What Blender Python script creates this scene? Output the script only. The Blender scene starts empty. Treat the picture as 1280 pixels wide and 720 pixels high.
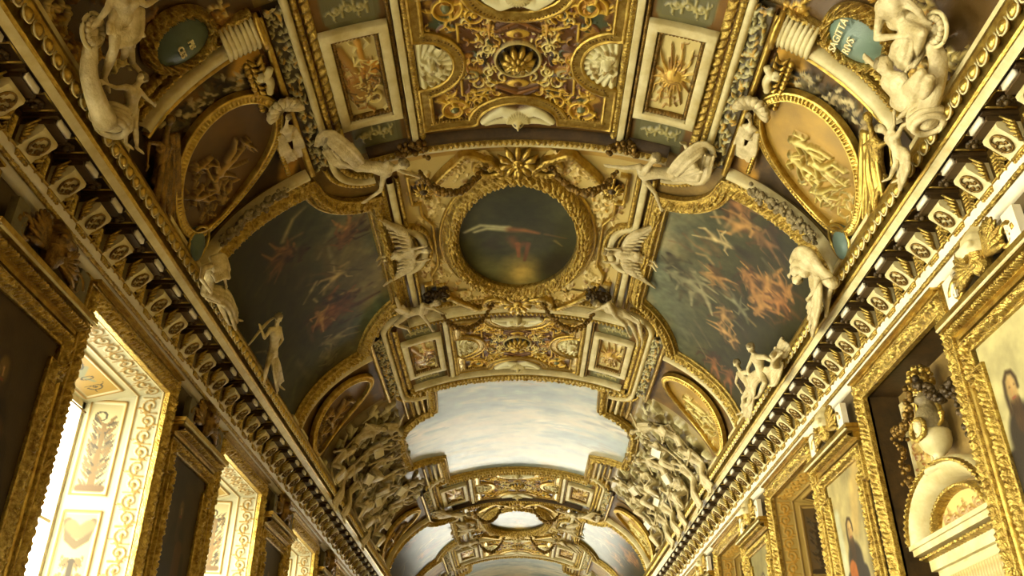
import bpy, math, random
import numpy as np
from math import sin, cos, pi, sqrt, radians, atan2, ceil
random.seed(7)
RNG = np.random.default_rng(11)
SC = bpy.context.scene
COL = SC.collection
EYE = 1.6
# ------------------------------------------------------------------ the vault: half an ellipse over the cornice
VA, VB, VZ = 4.1, 2.5, 5.22
_T = np.linspace(0, pi/2*1.15, 4000)
_ds = np.sqrt((VA*np.cos(_T))**2+(VB*np.sin(_T))**2)
_U = np.concatenate([[0], np.cumsum((_ds[1:]+_ds[:-1])/2*(_T[1]-_T[0]))])


def a3(*v):
    return np.array(v, dtype=float)


def unit(v):
    v = np.asarray(v, float)
    return v/np.maximum(np.linalg.norm(v, axis=-1, keepdims=True), 1e-9)


class Vault:
    """u = metres along the arch from the crown (right positive), y = metres down the gallery, h = metres in from the plaster"""
    def pos(s, u, y, h=0.):
        u, y, h = np.broadcast_arrays(np.asarray(u, float), np.asarray(y, float), np.asarray(h, float))
        t = np.interp(np.abs(u), _U, _T)*np.sign(u)
        n = s._n(t)
        p = np.stack([VA*np.sin(t), y, EYE+VZ+VB*np.cos(t)], -1)
        return p+n*h[..., None]

    def _n(s, t):
        n = np.stack([-np.sin(t)/VA, np.zeros_like(t), -np.cos(t)/VB], -1)
        return unit(n)

    def nrm(s, u, y):
        u, y = np.broadcast_arrays(np.asarray(u, float), np.asarray(y, float))
        return s._n(np.interp(np.abs(u), _U, _T)*np.sign(u))


class Plane:
    """flat surface: a along ea, b along eb, h along n"""
    def __init__(s, o, ea, eb, n):
        s.o, s.ea, s.eb, s.n = [np.asarray(v, float) for v in (o, ea, eb, n)]

    def pos(s, a, b, h=0.):
        a, b, h = np.broadcast_arrays(np.asarray(a, float), np.asarray(b, float), np.asarray(h, float))
        return s.o+a[..., None]*s.ea+b[..., None]*s.eb+h[..., None]*s.n

    def nrm(s, a, b):
        a, b = np.broadcast_arrays(np.asarray(a, float), np.asarray(b, float))
        return np.broadcast_to(s.n, a.shape+(3,)).copy()


VAULT = Vault()


def wallplane(x):                                   # a = y, b = z above the eye
    return Plane((x, 0, EYE), (0, 1, 0), (0, 0, 1), (-1 if x > 0 else 1, 0, 0))


# ------------------------------------------------------------------ colours and materials
def lin(c):
    c = np.asarray(c, float)/255.
    return np.where(c <= .04045, c/12.92, ((c+.055)/1.055)**2.4)


def mat_plain(name, c1, c2, rough=.6, metal=0., scale=6., bump=.0, bscale=40., spec=.4, voro=0.):
    m = bpy.data.materials.new(name)
    m.use_nodes = True
    nt = m.node_tree
    b = nt.nodes['Principled BSDF']
    b.inputs['Roughness'].default_value = rough
    b.inputs['Metallic'].default_value = metal
    b.inputs['Specular IOR Level'].default_value = spec
    tc = nt.nodes.new('ShaderNodeTexCoord')
    n = nt.nodes.new('ShaderNodeTexNoise')
    n.inputs['Scale'].default_value = scale
    n.inputs['Detail'].default_value = 6
    n.inputs['Roughness'].default_value = .65
    r = nt.nodes.new('ShaderNodeValToRGB')
    r.color_ramp.elements[0].position = .32
    r.color_ramp.elements[1].position = .68
    r.color_ramp.elements[0].color = (*lin(c2), 1)
    r.color_ramp.elements[1].color = (*lin(c1), 1)
    nt.links.new(tc.outputs['Object'], n.inputs['Vector'])
    nt.links.new(n.outputs['Fac'], r.inputs['Fac'])
    nt.links.new(r.outputs['Color'], b.inputs['Base Color'])
    if bump:
        n2 = nt.nodes.new('ShaderNodeTexNoise' if not voro else 'ShaderNodeTexVoronoi')
        n2.inputs['Scale'].default_value = bscale
        bp = nt.nodes.new('ShaderNodeBump')
        bp.inputs['Strength'].default_value = bump
        bp.inputs['Distance'].default_value = .02
        nt.links.new(tc.outputs['Object'], n2.inputs['Vector'])
        nt.links.new(n2.outputs['Fac' if not voro else 'Distance'], bp.inputs['Height'])
        nt.links.new(bp.outputs['Normal'], b.inputs['Normal'])
    return m


def mat_col(name, rough=.5, bump=.0, bscale=60., spec=.4, coat=0., coatr=.3):
    """colour painted on the piece itself (attribute), alpha = how much of it is metal leaf"""
    m = bpy.data.materials.new(name)
    m.use_nodes = True
    nt = m.node_tree
    b = nt.nodes['Principled BSDF']
    at = nt.nodes.new('ShaderNodeAttribute')
    at.attribute_name = 'Col'
    nt.links.new(at.outputs['Color'], b.inputs['Base Color'])
    nt.links.new(at.outputs['Alpha'], b.inputs['Metallic'])
    b.inputs['Roughness'].default_value = rough
    b.inputs['Specular IOR Level'].default_value = spec
    b.inputs['Coat Weight'].default_value = coat
    b.inputs['Coat Roughness'].default_value = coatr
    if bump:
        tc = nt.nodes.new('ShaderNodeTexCoord')
        n2 = nt.nodes.new('ShaderNodeTexNoise')
        n2.inputs['Scale'].default_value = bscale
        n2.inputs['Detail'].default_value = 4
        bp = nt.nodes.new('ShaderNodeBump')
        bp.inputs['Strength'].default_value = bump
        bp.inputs['Distance'].default_value = .02
        nt.links.new(tc.outputs['Object'], n2.inputs['Vector'])
        nt.links.new(n2.outputs['Fac'], bp.inputs['Height'])
        nt.links.new(bp.outputs['Normal'], b.inputs['Normal'])
    return m


M = {}
M['gold'] = mat_plain('gold_leaf', (210, 182, 92), (150, 116, 44), .29, .86, 9, .25, 70)
M['goldcarve'] = mat_plain('carved_gold', (210, 182, 92), (118, 86, 30), .31, .84, 16, .7, 60)
M['golddark'] = mat_plain('old_gold', (150, 116, 50), (76, 56, 22), .4, .7, 12, .5, 50)
M['cream'] = mat_plain('cream_plaster', (218, 206, 154), (184, 164, 104), .5, 0, 3, .1, 30)
M['white'] = mat_plain('white_paint', (232, 224, 196), (214, 200, 160), .5, 0, 2.5, .05, 30)
M['ochre'] = mat_plain('ochre_plaster', (150, 122, 62), (104, 80, 36), .6, .1, 3, .15, 25)
M['brown'] = mat_plain('brown_ground', (80, 58, 24), (46, 33, 13), .55, .05, 4, .15, 25)
M['umber'] = mat_plain('dark_umber', (60, 47, 22), (38, 29, 13), .6, 0, 4, .15, 25)
M['stucco'] = mat_plain('stucco_figure', (218, 202, 152), (164, 144, 92), .5, 0, 5, .45, 40)
M['stuccodark'] = mat_plain('grey_stucco', (150, 134, 90), (92, 76, 42), .6, 0, 7, .4, 40)
M['grey'] = mat_plain('grey_green_paint', (112, 104, 72), (78, 70, 46), .6, 0, 5, .2, 30)
M['bronze'] = mat_plain('dark_bronze', (86, 66, 30), (44, 33, 15), .42, .4, 10, .4, 50)
M['olive'] = mat_plain('olive_wall', (98, 80, 42), (66, 52, 26), .6, .1, 2, .1, 20)
M['wood'] = mat_plain('parquet', (86, 68, 42), (60, 46, 28), .5, 0, 3, .05, 20)
M['teal'] = mat_plain('blue_plaque', (104, 122, 108), (84, 102, 88), .5, 0, 4, .1, 30)
M['letter'] = mat_plain('cream_letter', (226, 212, 160), (206, 186, 126), .5, .1, 5)
M['paint'] = mat_col('oil_paint', .36, .1, 45, .27)
M['matte'] = mat_col('dull_oil_paint', .5, .1, 45, .18)
M['relief'] = mat_col('painted_relief', .38, .2, 80, .5)
M['fresco'] = mat_col('wall_painting', .6, .05, 60, .3)
g = bpy.data.materials.new('window_glass')
g.use_nodes = True
gb = g.node_tree.nodes['Principled BSDF']
gb.inputs['Base Color'].default_value = (1, 1, 1, 1)
gb.inputs['Roughness'].default_value = 0
gb.inputs['Transmission Weight'].default_value = 1
gb.inputs['IOR'].default_value = 1.01
M['glass'] = g


# ------------------------------------------------------------------ mesh making
def mk(name, V, F, mat, parent=None, smooth=True, col=None, centre=True):
    V = np.asarray(V, np.float32).reshape(-1, 3)
    c = (V.min(0)+V.max(0))/2 if centre else np.zeros(3)
    me = bpy.data.meshes.new(name)
    if isinstance(F, np.ndarray):
        k = F.shape[1]
        me.vertices.add(len(V))
        me.loops.add(F.size)
        me.polygons.add(len(F))
        me.vertices.foreach_set('co', (V-c).astype(np.float32).ravel())
        me.loops.foreach_set('vertex_index', F.astype(np.int32).ravel())
        me.polygons.foreach_set('loop_start', np.arange(0, F.size, k, dtype=np.int32))
        me.update(calc_edges=True)
    else:
        me.from_pydata((V-c).tolist(), [], F)
    if smooth:
        me.polygons.foreach_set('use_smooth', np.ones(len(me.polygons), bool))
    if col is not None:
        at = me.color_attributes.new('Col', 'FLOAT_COLOR', 'POINT')
        at.data.foreach_set('color', np.asarray(col, np.float32).ravel())
    me.materials.append(M[mat] if isinstance(mat, str) else mat)
    me.update()
    o = bpy.data.objects.new(name, me)
    COL.objects.link(o)
    o.location = c
    if parent is not None:
        o.parent = parent
        o.location = c-np.array(world(parent))
    return o


def world(o):
    l = np.array(o.location)
    return l+world(o.parent) if o.parent else l


def empty(name, loc):
    o = bpy.data.objects.new(name, None)
    o.empty_display_size = .1
    COL.objects.link(o)
    o.location = loc
    return o


def tag(o, label, cat, group=None):
    o['label'] = label
    o['category'] = cat
    if group:
        o['group'] = group
    return o


def thing(name, label, cat, loc, group=None):
    return tag(empty(name, loc), label, cat, group)


def struct(o):
    o['kind'] = 'structure'
    return o


def kids(o):
    return [c for c in bpy.data.objects if c.parent == o]


def dup(o, dy, label=None, group=None, kidmap=None):
    kidmap = kidmap or CHILD
    r = o.copy()
    COL.objects.link(r)
    r.location = (o.location[0], o.location[1]+dy, o.location[2])
    if label:
        r['label'] = label
    if group:
        r['group'] = group
    for ch in kids(o):
        c = ch.copy()
        COL.objects.link(c)
        c.parent = r
        for gch in kids(ch):
            d = gch.copy()
            COL.objects.link(d)
            d.parent = c
    return r


CHILD = {}


class MB:
    """collects pieces into one mesh"""
    def __init__(s):
        s.V, s.F, s.n = [], [], 0

    def add(s, V, F):
        V = np.asarray(V, float).reshape(-1, 3)
        s.V.append(V)
        n = s.n
        if isinstance(F, np.ndarray):
            s.F += [tuple(r) for r in (F+n).tolist()]
        else:
            s.F += [tuple(i+n for i in f) for f in F]
        s.n += len(V)
        return s

    def box(s, lo, hi):
        x0, y0, z0 = np.minimum(lo, hi)
        x1, y1, z1 = np.maximum(lo, hi)
        V = [(x0, y0, z0), (x1, y0, z0), (x1, y1, z0), (x0, y1, z0), (x0, y0, z1), (x1, y0, z1), (x1, y1, z1), (x0, y1, z1)]
        return s.add(V, [(3, 2, 1, 0), (4, 5, 6, 7), (0, 1, 5, 4), (1, 2, 6, 5), (2, 3, 7, 6), (3, 0, 4, 7)])

    def tube(s, P, R, seg=6):
        V, F = tube(P, R, seg)
        return s.add(V, F)

    def ball(s, c, r, seg=8, rings=6):
        r = np.broadcast_to(np.asarray(r, float), (3,))
        th = np.linspace(0, pi, rings+1)
        ph = np.linspace(0, 2*pi, seg, endpoint=False)
        V = np.stack([np.outer(np.sin(th), np.cos(ph)), np.outer(np.sin(th), np.sin(ph)), np.outer(np.cos(th), np.ones(seg))], -1).reshape(-1, 3)
        i = np.arange(rings)[:, None]*seg
        j = np.arange(seg)[None]
        F = np.stack([i+j, i+seg+j, i+seg+(j+1) % seg, i+(j+1) % seg], -1).reshape(-1, 4)
        return s.add(V*r+np.asarray(c), F)

    def build(s, name, mat, parent=None, smooth=True):
        return mk(name, np.concatenate(s.V), s.F, mat, parent, smooth)


def tube(P, R, seg=6):
    P = np.asarray(P, float)
    n = len(P)
    R = np.broadcast_to(np.asarray(R, float), (n,)) if np.ndim(R) == 0 or len(np.atleast_1d(R)) == n else np.interp(np.linspace(0, 1, n), np.linspace(0, 1, len(R)), R)
    T = unit(np.gradient(P, axis=0))
    a = np.where(np.abs(T[:, 2:3]) < .9, a3(0, 0, 1), a3(1, 0, 0))
    X = unit(np.cross(T, a))
    Y = np.cross(T, X)
    ph = np.linspace(0, 2*pi, seg, endpoint=False)
    V = P[:, None]+R[:, None, None]*(np.cos(ph)[None, :, None]*X[:, None]+np.sin(ph)[None, :, None]*Y[:, None])
    V = V.reshape(-1, 3)
    i = np.arange(n-1)[:, None]*seg
    j = np.arange(seg)[None]
    F = np.stack([i+j, i+(j+1) % seg, i+seg+(j+1) % seg, i+seg+j], -1).reshape(-1, 4).tolist()
    F += [tuple(range(seg))[::-1], tuple(range((n-1)*seg, n*seg))]
    return V, [tuple(f) for f in F]


def smoothline(P, n=12):
    """Catmull-Rom through the points"""
    P = np.asarray(P, float)
    Q = np.concatenate([[2*P[0]-P[1]], P, [2*P[-1]-P[-2]]])
    out = []
    for i in range(1, len(Q)-2):
        t = np.linspace(0, 1, n, endpoint=False)[:, None]
        p0, p1, p2, p3 = Q[i-1], Q[i], Q[i+1], Q[i+2]
        out.append(.5*((2*p1)+(-p0+p2)*t+(2*p0-5*p1+4*p2-p3)*t*t+(-p0+3*p1-3*p2+p3)*t**3))
    out.append(P[-1:])
    return np.concatenate(out)


def resample(path, ds, closed):
    path = np.asarray(path, float)
    if closed:
        path = np.concatenate([path, path[:1]])
    out = []
    for p, q in zip(path[:-1], path[1:]):
        n = max(1, int(ceil(np.linalg.norm(q-p)/ds)))
        out.append(p+(q-p)*np.linspace(0, 1, n, endpoint=False)[:, None])
    if not closed:
        out.append(path[-1:])
    return np.concatenate(out)


def sweep(surf, path, prof, closed=False, ds=.03, carve=None, h0=0.):
    """a moulding: profile [(across, height, carving weight)] along a path lying on the surface"""
    P = resample(path, ds, closed)
    pos = surf.pos(P[:, 0], P[:, 1], h0)
    N = surf.nrm(P[:, 0], P[:, 1])
    if closed:
        d1 = unit(pos-np.roll(pos, 1, 0))
        d2 = unit(np.roll(pos, -1, 0)-pos)
    else:
        d = unit(pos[1:]-pos[:-1])
        d1 = np.concatenate([d[:1], d])
        d2 = np.concatenate([d, d[-1:]])
    T = unit(d1+d2)
    k = 1/np.maximum(np.sum(T*d2, -1), .5)
    Bn = unit(np.cross(N, T))*k[:, None]
    s = np.concatenate([[0], np.cumsum(np.linalg.norm(pos[1:]-pos[:-1], axis=1))])
    pr = np.array([(p+(0,))[:3] for p in prof], float)
    if carve is not None:                             # enough points across for the carving to show
        W0 = np.concatenate([[0], np.cumsum(np.hypot(np.diff(pr[:, 0]), np.diff(pr[:, 1])))])
        q = [0.]
        for a, b in zip(W0[:-1], W0[1:]):
            k = max(1, int(ceil((b-a)/.013)))
            q += list(a+(b-a)*np.arange(1, k+1)/k)
        pr = np.stack([np.interp(q, W0, pr[:, c]) for c in range(3)], -1)
    W, H, Cw = pr.T
    HH = np.broadcast_to(H, (len(P), len(pr))).copy()
    if carve is not None:
        HH += Cw*carve(s[:, None], W[None])
    V = pos[:, None]+Bn[:, None]*W[None, :, None]+N[:, None]*HH[..., None]
    n, m = V.shape[:2]
    idx = np.arange(n*m).reshape(n, m)
    if closed:
        idx = np.concatenate([idx, idx[:1]])
    F = np.stack([idx[:-1, :-1], idx[1:, :-1], idx[1:, 1:], idx[:-1, 1:]], -1).reshape(-1, 4)
    return V.reshape(-1, 3), F


def bead(p, amp=1.):
    return lambda s, w: amp*(np.sqrt(np.maximum(0, 1-(2*((s/p) % 1)-1)**2))-.5)


def rope(p, k=12., amp=1.):
    return lambda s, w: amp*np.sin(2*pi*(s/p+w*k))


def leafy(p, amp=1., wid=.2):
    def f(s, w):
        q = np.abs(2*((s/p) % 1)-1)
        v = w/wid
        return amp*(.7*np.cos(2*pi*(s/p-np.abs(v)*1.2))*(1-.3*np.abs(v))+.55*np.cos(6*pi*(s/p)+9*v)*np.abs(v)+.35*np.sin(2*pi*s/p*5+v*14)*(.3+np.abs(v)))
    return f


def pebble(p, amp=1., q=None):
    """packed lobes with deep drilled gaps between them, slanting like leaves away from the middle line"""
    q = q or p

    def f(s, w):
        X = s/p+np.abs(w)/p*.8
        Y = w/q+0*s
        X = X+0*Y
        best = np.full(np.broadcast(X, Y).shape, 9.)
        xi, yi = np.floor(X), np.floor(Y)
        for i in (-1, 0, 1):
            for j in (-1, 0, 1):
                a, b = xi+i, yi+j
                h1 = np.sin(a*127.1+b*311.7)*43758.5453
                h2 = np.sin(a*269.5+b*183.3)*43758.5453
                h1, h2 = h1-np.floor(h1), h2-np.floor(h2)
                best = np.minimum(best, np.hypot(X-a-.5-(h1-.5)*.6, Y-b-.5-(h2-.5)*.6))
        return amp*(1-2.2*np.clip(best, 0, .75)**1.3)
    return f


def dentil(p, amp=1.):
    return lambda s, w: amp*np.where((s/p) % 1 < .6, .5, -.5)


def halfround(w, h, n=7, c=1.):
    return [(w/2*-cos(pi*i/(n-1)), h*sin(pi*i/(n-1)), c if 0 < i < n-1 else 0) for i in range(n)]


def flat(w, h):
    return [(-w/2, 0, 0), (-w/2, h, 0), (w/2, h, 0), (w/2, 0, 0)]


def ogee(w, h):
    """stepped picture-frame section, low outside, high ridge, sinking to the picture"""
    return [(-w/2, 0, 0), (-w/2, h*.55, 0), (-w*.42, h*.6, 0), (-w*.36, h*.45, .3), (-w*.22, h*.75, 1), (-w*.05, h*.95, 1), (w*.1, h*.9, 1),
            (w*.22, h*.62, .6), (w*.28, h*.5, 0), (w*.32, h*.72, 0), (w*.4, h*.7, 0), (w*.44, h*.3, 0), (w/2, h*.2, 0), (w/2, 0, 0)]


def mould(name, surf, path, prof, mat, parent=None, closed=False, ds=.03, carve=None, h0=0.):
    V, F = sweep(surf, path, prof, closed, ds, carve, h0)
    return mk(name, V, F, mat, parent)


def mirror(path):
    return [(-p[0], p[1]) for p in path]


def ellipse(cx, cy, rx, ry, n=72, a0=0., a1=2*pi, rot=0.):
    t = np.linspace(a0, a1, n, endpoint=abs(a1-a0-2*pi) > 1e-6)
    x, y = rx*np.cos(t), ry*np.sin(t)
    return np.stack([cx+x*cos(rot)-y*sin(rot), cy+x*sin(rot)+y*cos(rot)], -1)


# ------------------------------------------------------------------ drawing a relief or a painting on a grid
def vnoise(x, y, seed=0):
    def hsh(i, j):
        v = np.sin(i*127.1+j*311.7+seed*74.7)*43758.5453
        return v-np.floor(v)
    xi, yi = np.floor(x), np.floor(y)
    fx, fy = x-xi, y-yi
    fx, fy = fx*fx*(3-2*fx), fy*fy*(3-2*fy)
    return (hsh(xi, yi)*(1-fx)+hsh(xi+1, yi)*fx)*(1-fy)+(hsh(xi, yi+1)*(1-fx)+hsh(xi+1, yi+1)*fx)*fy


def fbm(x, y, seed=0, o=5):
    v, a, t = 0, .5, 0
    for k in range(o):
        v = v+a*vnoise(x*2**k, y*2**k, seed+k)
        t += a
        a *= .55
    return v/t


class Ras:
    def __init__(s, a0, a1, b0, b1, res, col=(128, 128, 128), metal=0.):
        s.nx, s.ny = int(round((a1-a0)/res))+1, int(round((b1-b0)/res))+1
        s.a, s.b = np.linspace(a0, a1, s.nx), np.linspace(b0, b1, s.ny)
        s.A, s.B = np.meshgrid(s.a, s.b)
        s.H = np.zeros_like(s.A)
        s.C = np.zeros(s.A.shape+(4,))
        s.C[..., :3] = np.asarray(col, float)
        s.C[..., 3] = metal

    def _win(s, lo, hi):
        i0, i1 = np.searchsorted(s.b, lo[1]), np.searchsorted(s.b, hi[1])
        j0, j1 = np.searchsorted(s.a, lo[0]), np.searchsorted(s.a, hi[0])
        return slice(i0, i1), slice(j0, j1)

    def put(s, w, al, col, metal=None):
        if col is None:
            return
        c = s.C[w]
        c[..., :3] += (np.asarray(col, float)-c[..., :3])*al[..., None]
        if metal is not None:
            c[..., 3] += (metal-c[..., 3])*al

    def stroke(s, pts, r, h=0., col=None, r2=None, soft=.25, metal=None, base=0., alpha=1.):
        pts = np.asarray(pts, float).reshape(-1, 2)
        r2 = r if r2 is None else r2
        R = max(r, r2)
        w = s._win(pts.min(0)-R, pts.max(0)+R)
        X, Y = s.A[w], s.B[w]
        if X.size == 0:
            return
        best = np.full(X.shape, 1e9)
        L = np.concatenate([[0], np.cumsum(np.linalg.norm(pts[1:]-pts[:-1], axis=1))])
        tot = max(L[-1], 1e-6)
        if len(pts) == 1:
            best = np.hypot(X-pts[0, 0], Y-pts[0, 1])/r
        for k in range(len(pts)-1):
            p, q = pts[k], pts[k+1]
            d = q-p
            dd = d@d+1e-12
            t = np.clip(((X-p[0])*d[0]+(Y-p[1])*d[1])/dd, 0, 1)
            rad = r+(r2-r)*(L[k]+t*sqrt(dd))/tot
            best = np.minimum(best, np.hypot(X-p[0]-t*d[0], Y-p[1]-t*d[1])/np.maximum(rad, 1e-4))
        m = np.clip((1-best)/soft, 0, 1)
        if h:
            s.H[w] = np.where(best < 1, np.maximum(s.H[w], base+h*np.sqrt(np.maximum(0, 1-best**2))), s.H[w])
        s.put(w, m*alpha, col, metal)

    def disc(s, c, rx, ry, rot=0., h=0., col=None, soft=.1, metal=None, ring=None, alpha=1.):
        R = max(rx, ry)
        w = s._win((c[0]-R, c[1]-R), (c[0]+R, c[1]+R))
        X, Y = s.A[w]-c[0], s.B[w]-c[1]
        if X.size == 0:
            return
        x, y = X*cos(rot)+Y*sin(rot), -X*sin(rot)+Y*cos(rot)
        d = np.hypot(x/rx, y/ry)
        if ring:
            q = np.abs(d-(1-ring/2))/(ring/2)
        else:
            q = d
        m = np.clip((1-q)/soft, 0, 1)
        if h:
            s.H[w] = np.where(q < 1, np.maximum(s.H[w], h*np.sqrt(np.maximum(0, 1-q**2))), s.H[w])
        s.put(w, m*alpha, col, metal)

    def spiral(s, c, R, turns, a0, sgn, r, h, col, metal=None, leaves=0):
        t = np.linspace(0, 1, int(14*turns)+8)
        rad = R*(1-t)**.8
        ang = a0+sgn*2*pi*turns*t
        P = np.stack([c[0]+rad*np.cos(ang), c[1]+rad*np.sin(ang)], -1)
        s.stroke(P, r, h, col, r*.55, metal=metal)
        s.disc(c, r*1.6, r*1.6, 0, h*1.3, col, metal=metal)
        for k in range(leaves):
            i = int((k+.5)/max(leaves, 1)*len(P)*.75)
            d = unit(P[i]-np.asarray(c))
            tn = np.array([-d[1], d[0]])*sgn
            for f in (.6, 1.1):
                s.stroke([P[i], P[i]+d*r*3*f+tn*r*1.5, P[i]+d*r*4.5*f+tn*r*4*f], r*.8, h*.8, col, r*.2, metal=metal)

    def rosette(s, c, R, n, h, col, col2=None, metal=None):
        for k in range(n):
            a = 2*pi*k/n
            s.stroke([(c[0]+R*.25*cos(a), c[1]+R*.25*sin(a)), (c[0]+R*.8*cos(a), c[1]+R*.8*sin(a))], R*.16, h, col, R*.2, metal=metal)
        s.disc(c, R*.28, R*.28, 0, h*1.4, col2 or col, metal=metal)

    def grain(s, amp, scale, seed=0):
        n = fbm(s.A*scale, s.B*scale, seed)-.5
        s.C[..., :3] = np.clip(s.C[..., :3]*(1+amp*2*n[..., None]), 0, 255)

    def mesh(s, name, surf, mat, parent=None, h0=0., inside=None, hs=1.):
        V = surf.pos(s.A, s.B, h0+s.H*hs).reshape(-1, 3)
        idx = np.arange(s.nx*s.ny).reshape(s.ny, s.nx)
        F = np.stack([idx[:-1, :-1], idx[:-1, 1:], idx[1:, 1:], idx[1:, :-1]], -1).reshape(-1, 4)
        C = np.concatenate([lin(s.C[..., :3]*(.99, 1.0, .93)), s.C[..., 3:]], -1).reshape(-1, 4)
        if inside is not None:
            ok = inside(s.A, s.B).ravel()
            F = F[ok[F].all(1)]
            used = np.unique(F)
            rm = np.full(len(V), -1)
            rm[used] = np.arange(len(used))
            V, C, F = V[used], C[used], rm[F]
        return mk(name, V, F, mat, parent, True, C)


def mini(r, c, s, ang, seed, h, col, metal=None, mx=1, soft=.5, alpha=1., fat=1.):
    """a small relief figure: head, trunk, bent limbs, a flying end of drapery"""
    rr = random.Random(seed)
    ca, sa = cos(ang), sin(ang)

    def L(x, y):
        return (c[0]+mx*s*(x*ca-y*sa), c[1]+s*(x*sa+y*ca))
    j = lambda v, d=.06: v+rr.uniform(-d, d)
    r.disc(L(0, .56), s*.1, s*.1, 0, h*1.3, col, metal=metal, soft=max(soft*.6, .1), alpha=alpha)
    r.disc(L(0, .62), s*.09, s*.07, 0, h*1.1, np.array(col)*.7, metal=metal, soft=max(soft*.6, .1), alpha=alpha)
    r.stroke([L(0, .42), L(j(0), .2), L(j(0), 0)], s*fat*.15, h*1.2, col, s*.13, metal=metal, soft=soft, alpha=alpha)
    for e in (-1, 1):
        k, f = (e*j(.2, .1), j(-.3, .12)), (e*j(.18, .14), j(-.66, .12))
        r.stroke([L(e*.07, -.02), L(*k)], s*fat*.1, h*1.1, col, s*.075, metal=metal, soft=soft, alpha=alpha)
        r.stroke([L(*k), L(*f)], s*fat*.07, h, col, s*.04, metal=metal, soft=soft, alpha=alpha)
        a, b = (e*j(.3, .08), j(.3, .2)), (e*j(.4, .25), j(.4, .3))
        r.stroke([L(e*.12, .38), L(*a)], s*fat*.065, h, col, s*.05, metal=metal, soft=soft, alpha=alpha)
        r.stroke([L(*a), L(*b)], s*fat*.05, h, col, s*.03, metal=metal, soft=soft, alpha=alpha)
    r.stroke([L(.1, .2), L(j(.35, .1), j(.05, .1)), L(j(.5, .1), j(-.2, .2))], s*fat*.07, h*.7, np.array(col)*.85, s*.02, metal=metal, soft=soft, alpha=alpha)


def poly_inside(poly):
    poly = np.asarray(poly, float)

    def f(X, Y):
        r = np.zeros(X.shape, bool)
        for (x0, y0), (x1, y1) in zip(poly, np.roll(poly, -1, 0)):
            c = ((y0 > Y) != (y1 > Y)) & (X < (x1-x0)*(Y-y0)/(y1-y0+1e-12)+x0)
            r ^= c
        return r
    return f


def scrolls(r, spots, h, col, metal, rad=.05):
    for (x, y, R, a, sg) in spots:
        r.spiral((x, y), R, 1.6, a, sg, rad, h, col, metal, leaves=4)


def rinceau(r, p, q, wid, n, h, col, metal=None, th=.02):
    """running scroll from p to q"""
    p, q = np.asarray(p, float), np.asarray(q, float)
    d = (q-p)/n
    L = np.linalg.norm(d)
    e = d/L
    f = np.array([-e[1], e[0]])
    for k in range(n):
        c = p+d*(k+.5)
        sg = 1 if k % 2 else -1
        R = min(L, wid)*.46
        r.spiral(c, R, 1.5, atan2(e[1], e[0])+pi, sg, th, h, col, metal, leaves=3)
        c2 = p+d*(k+1)
        r.stroke([c2-f*wid*.4*sg, c2+f*wid*.1*sg, c2+f*wid*.42*sg], th*.9, h*.8, col, th*.3, metal=metal)


# ------------------------------------------------------------------ bodies: one closed skin grown over a skeleton
def capsule(p, q, r0, r1, seg=10):
    p, q = np.asarray(p, float), np.asarray(q, float)
    d = q-p
    L = np.linalg.norm(d)
    if L < 1e-5:
        d, L = a3(0, 0, 1e-5), 1e-5
    t = d/L
    c = [(-r0*cos(a), r0*sin(a)) for a in np.linspace(0, pi/2, 4)]+[(L+r1*sin(a), r1*cos(a)) for a in np.linspace(0, pi/2, 4)]
    P = np.array([p+t*z for z, _ in c])
    R = np.array([max(r, 1e-4) for _, r in c])
    a = a3(0, 0, 1) if abs(t[2]) < .9 else a3(1, 0, 0)
    X = unit(np.cross(t, a))
    Y = np.cross(t, X)
    ph = np.linspace(0, 2*pi, seg, endpoint=False)
    V = (P[:, None]+R[:, None, None]*(np.cos(ph)[None, :, None]*X+np.sin(ph)[None, :, None]*Y)).reshape(-1, 3)
    n = len(P)
    i = np.arange(n-1)[:, None]*seg
    j = np.arange(seg)[None]
    F = np.stack([i+j, i+(j+1) % seg, i+seg+(j+1) % seg, i+seg+j], -1).reshape(-1, 4).tolist()
    F += [list(range(seg))[::-1], list(range((n-1)*seg, n*seg))]
    return V, [tuple(f) for f in F]


def skin(name, caps, voxel, mat, parent=None, smooth=3, balls=()):
    mb = MB()
    for c in caps:
        mb.add(*capsule(*c))
    for b in balls:
        mb.ball(b[0], b[1], 10, 8)
    V = np.concatenate(mb.V)
    me = bpy.data.meshes.new('tmp')
    me.from_pydata(V.tolist(), [], mb.F)
    o = bpy.data.objects.new('tmp', me)
    TMP.objects.link(o)
    md = o.modifiers.new('r', 'REMESH')
    md.mode = 'VOXEL'
    md.voxel_size = voxel
    ms = o.modifiers.new('s', 'SMOOTH')
    ms.factor = .5
    ms.iterations = smooth
    dg = TMPVL.depsgraph
    TMPVL.update()
    me2 = bpy.data.meshes.new_from_object(o.evaluated_get(dg), depsgraph=dg)
    n = len(me2.vertices)
    co = np.empty(n*3, np.float32)
    me2.vertices.foreach_get('co', co)
    nl = len(me2.loops)
    vi = np.empty(nl, np.int32)
    me2.loops.foreach_get('vertex_index', vi)
    ok = nl == 4*len(me2.polygons)
    F = vi.reshape(-1, 4) if ok else [tuple(p.vertices) for p in me2.polygons]
    bpy.data.objects.remove(o)
    bpy.data.meshes.remove(me)
    bpy.data.meshes.remove(me2)
    return mk(name, co.reshape(-1, 3), F, mat, parent)


TSC = bpy.data.scenes.new('workbench')
TMP = TSC.collection
TMPVL = TSC.view_layers[0]


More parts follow.
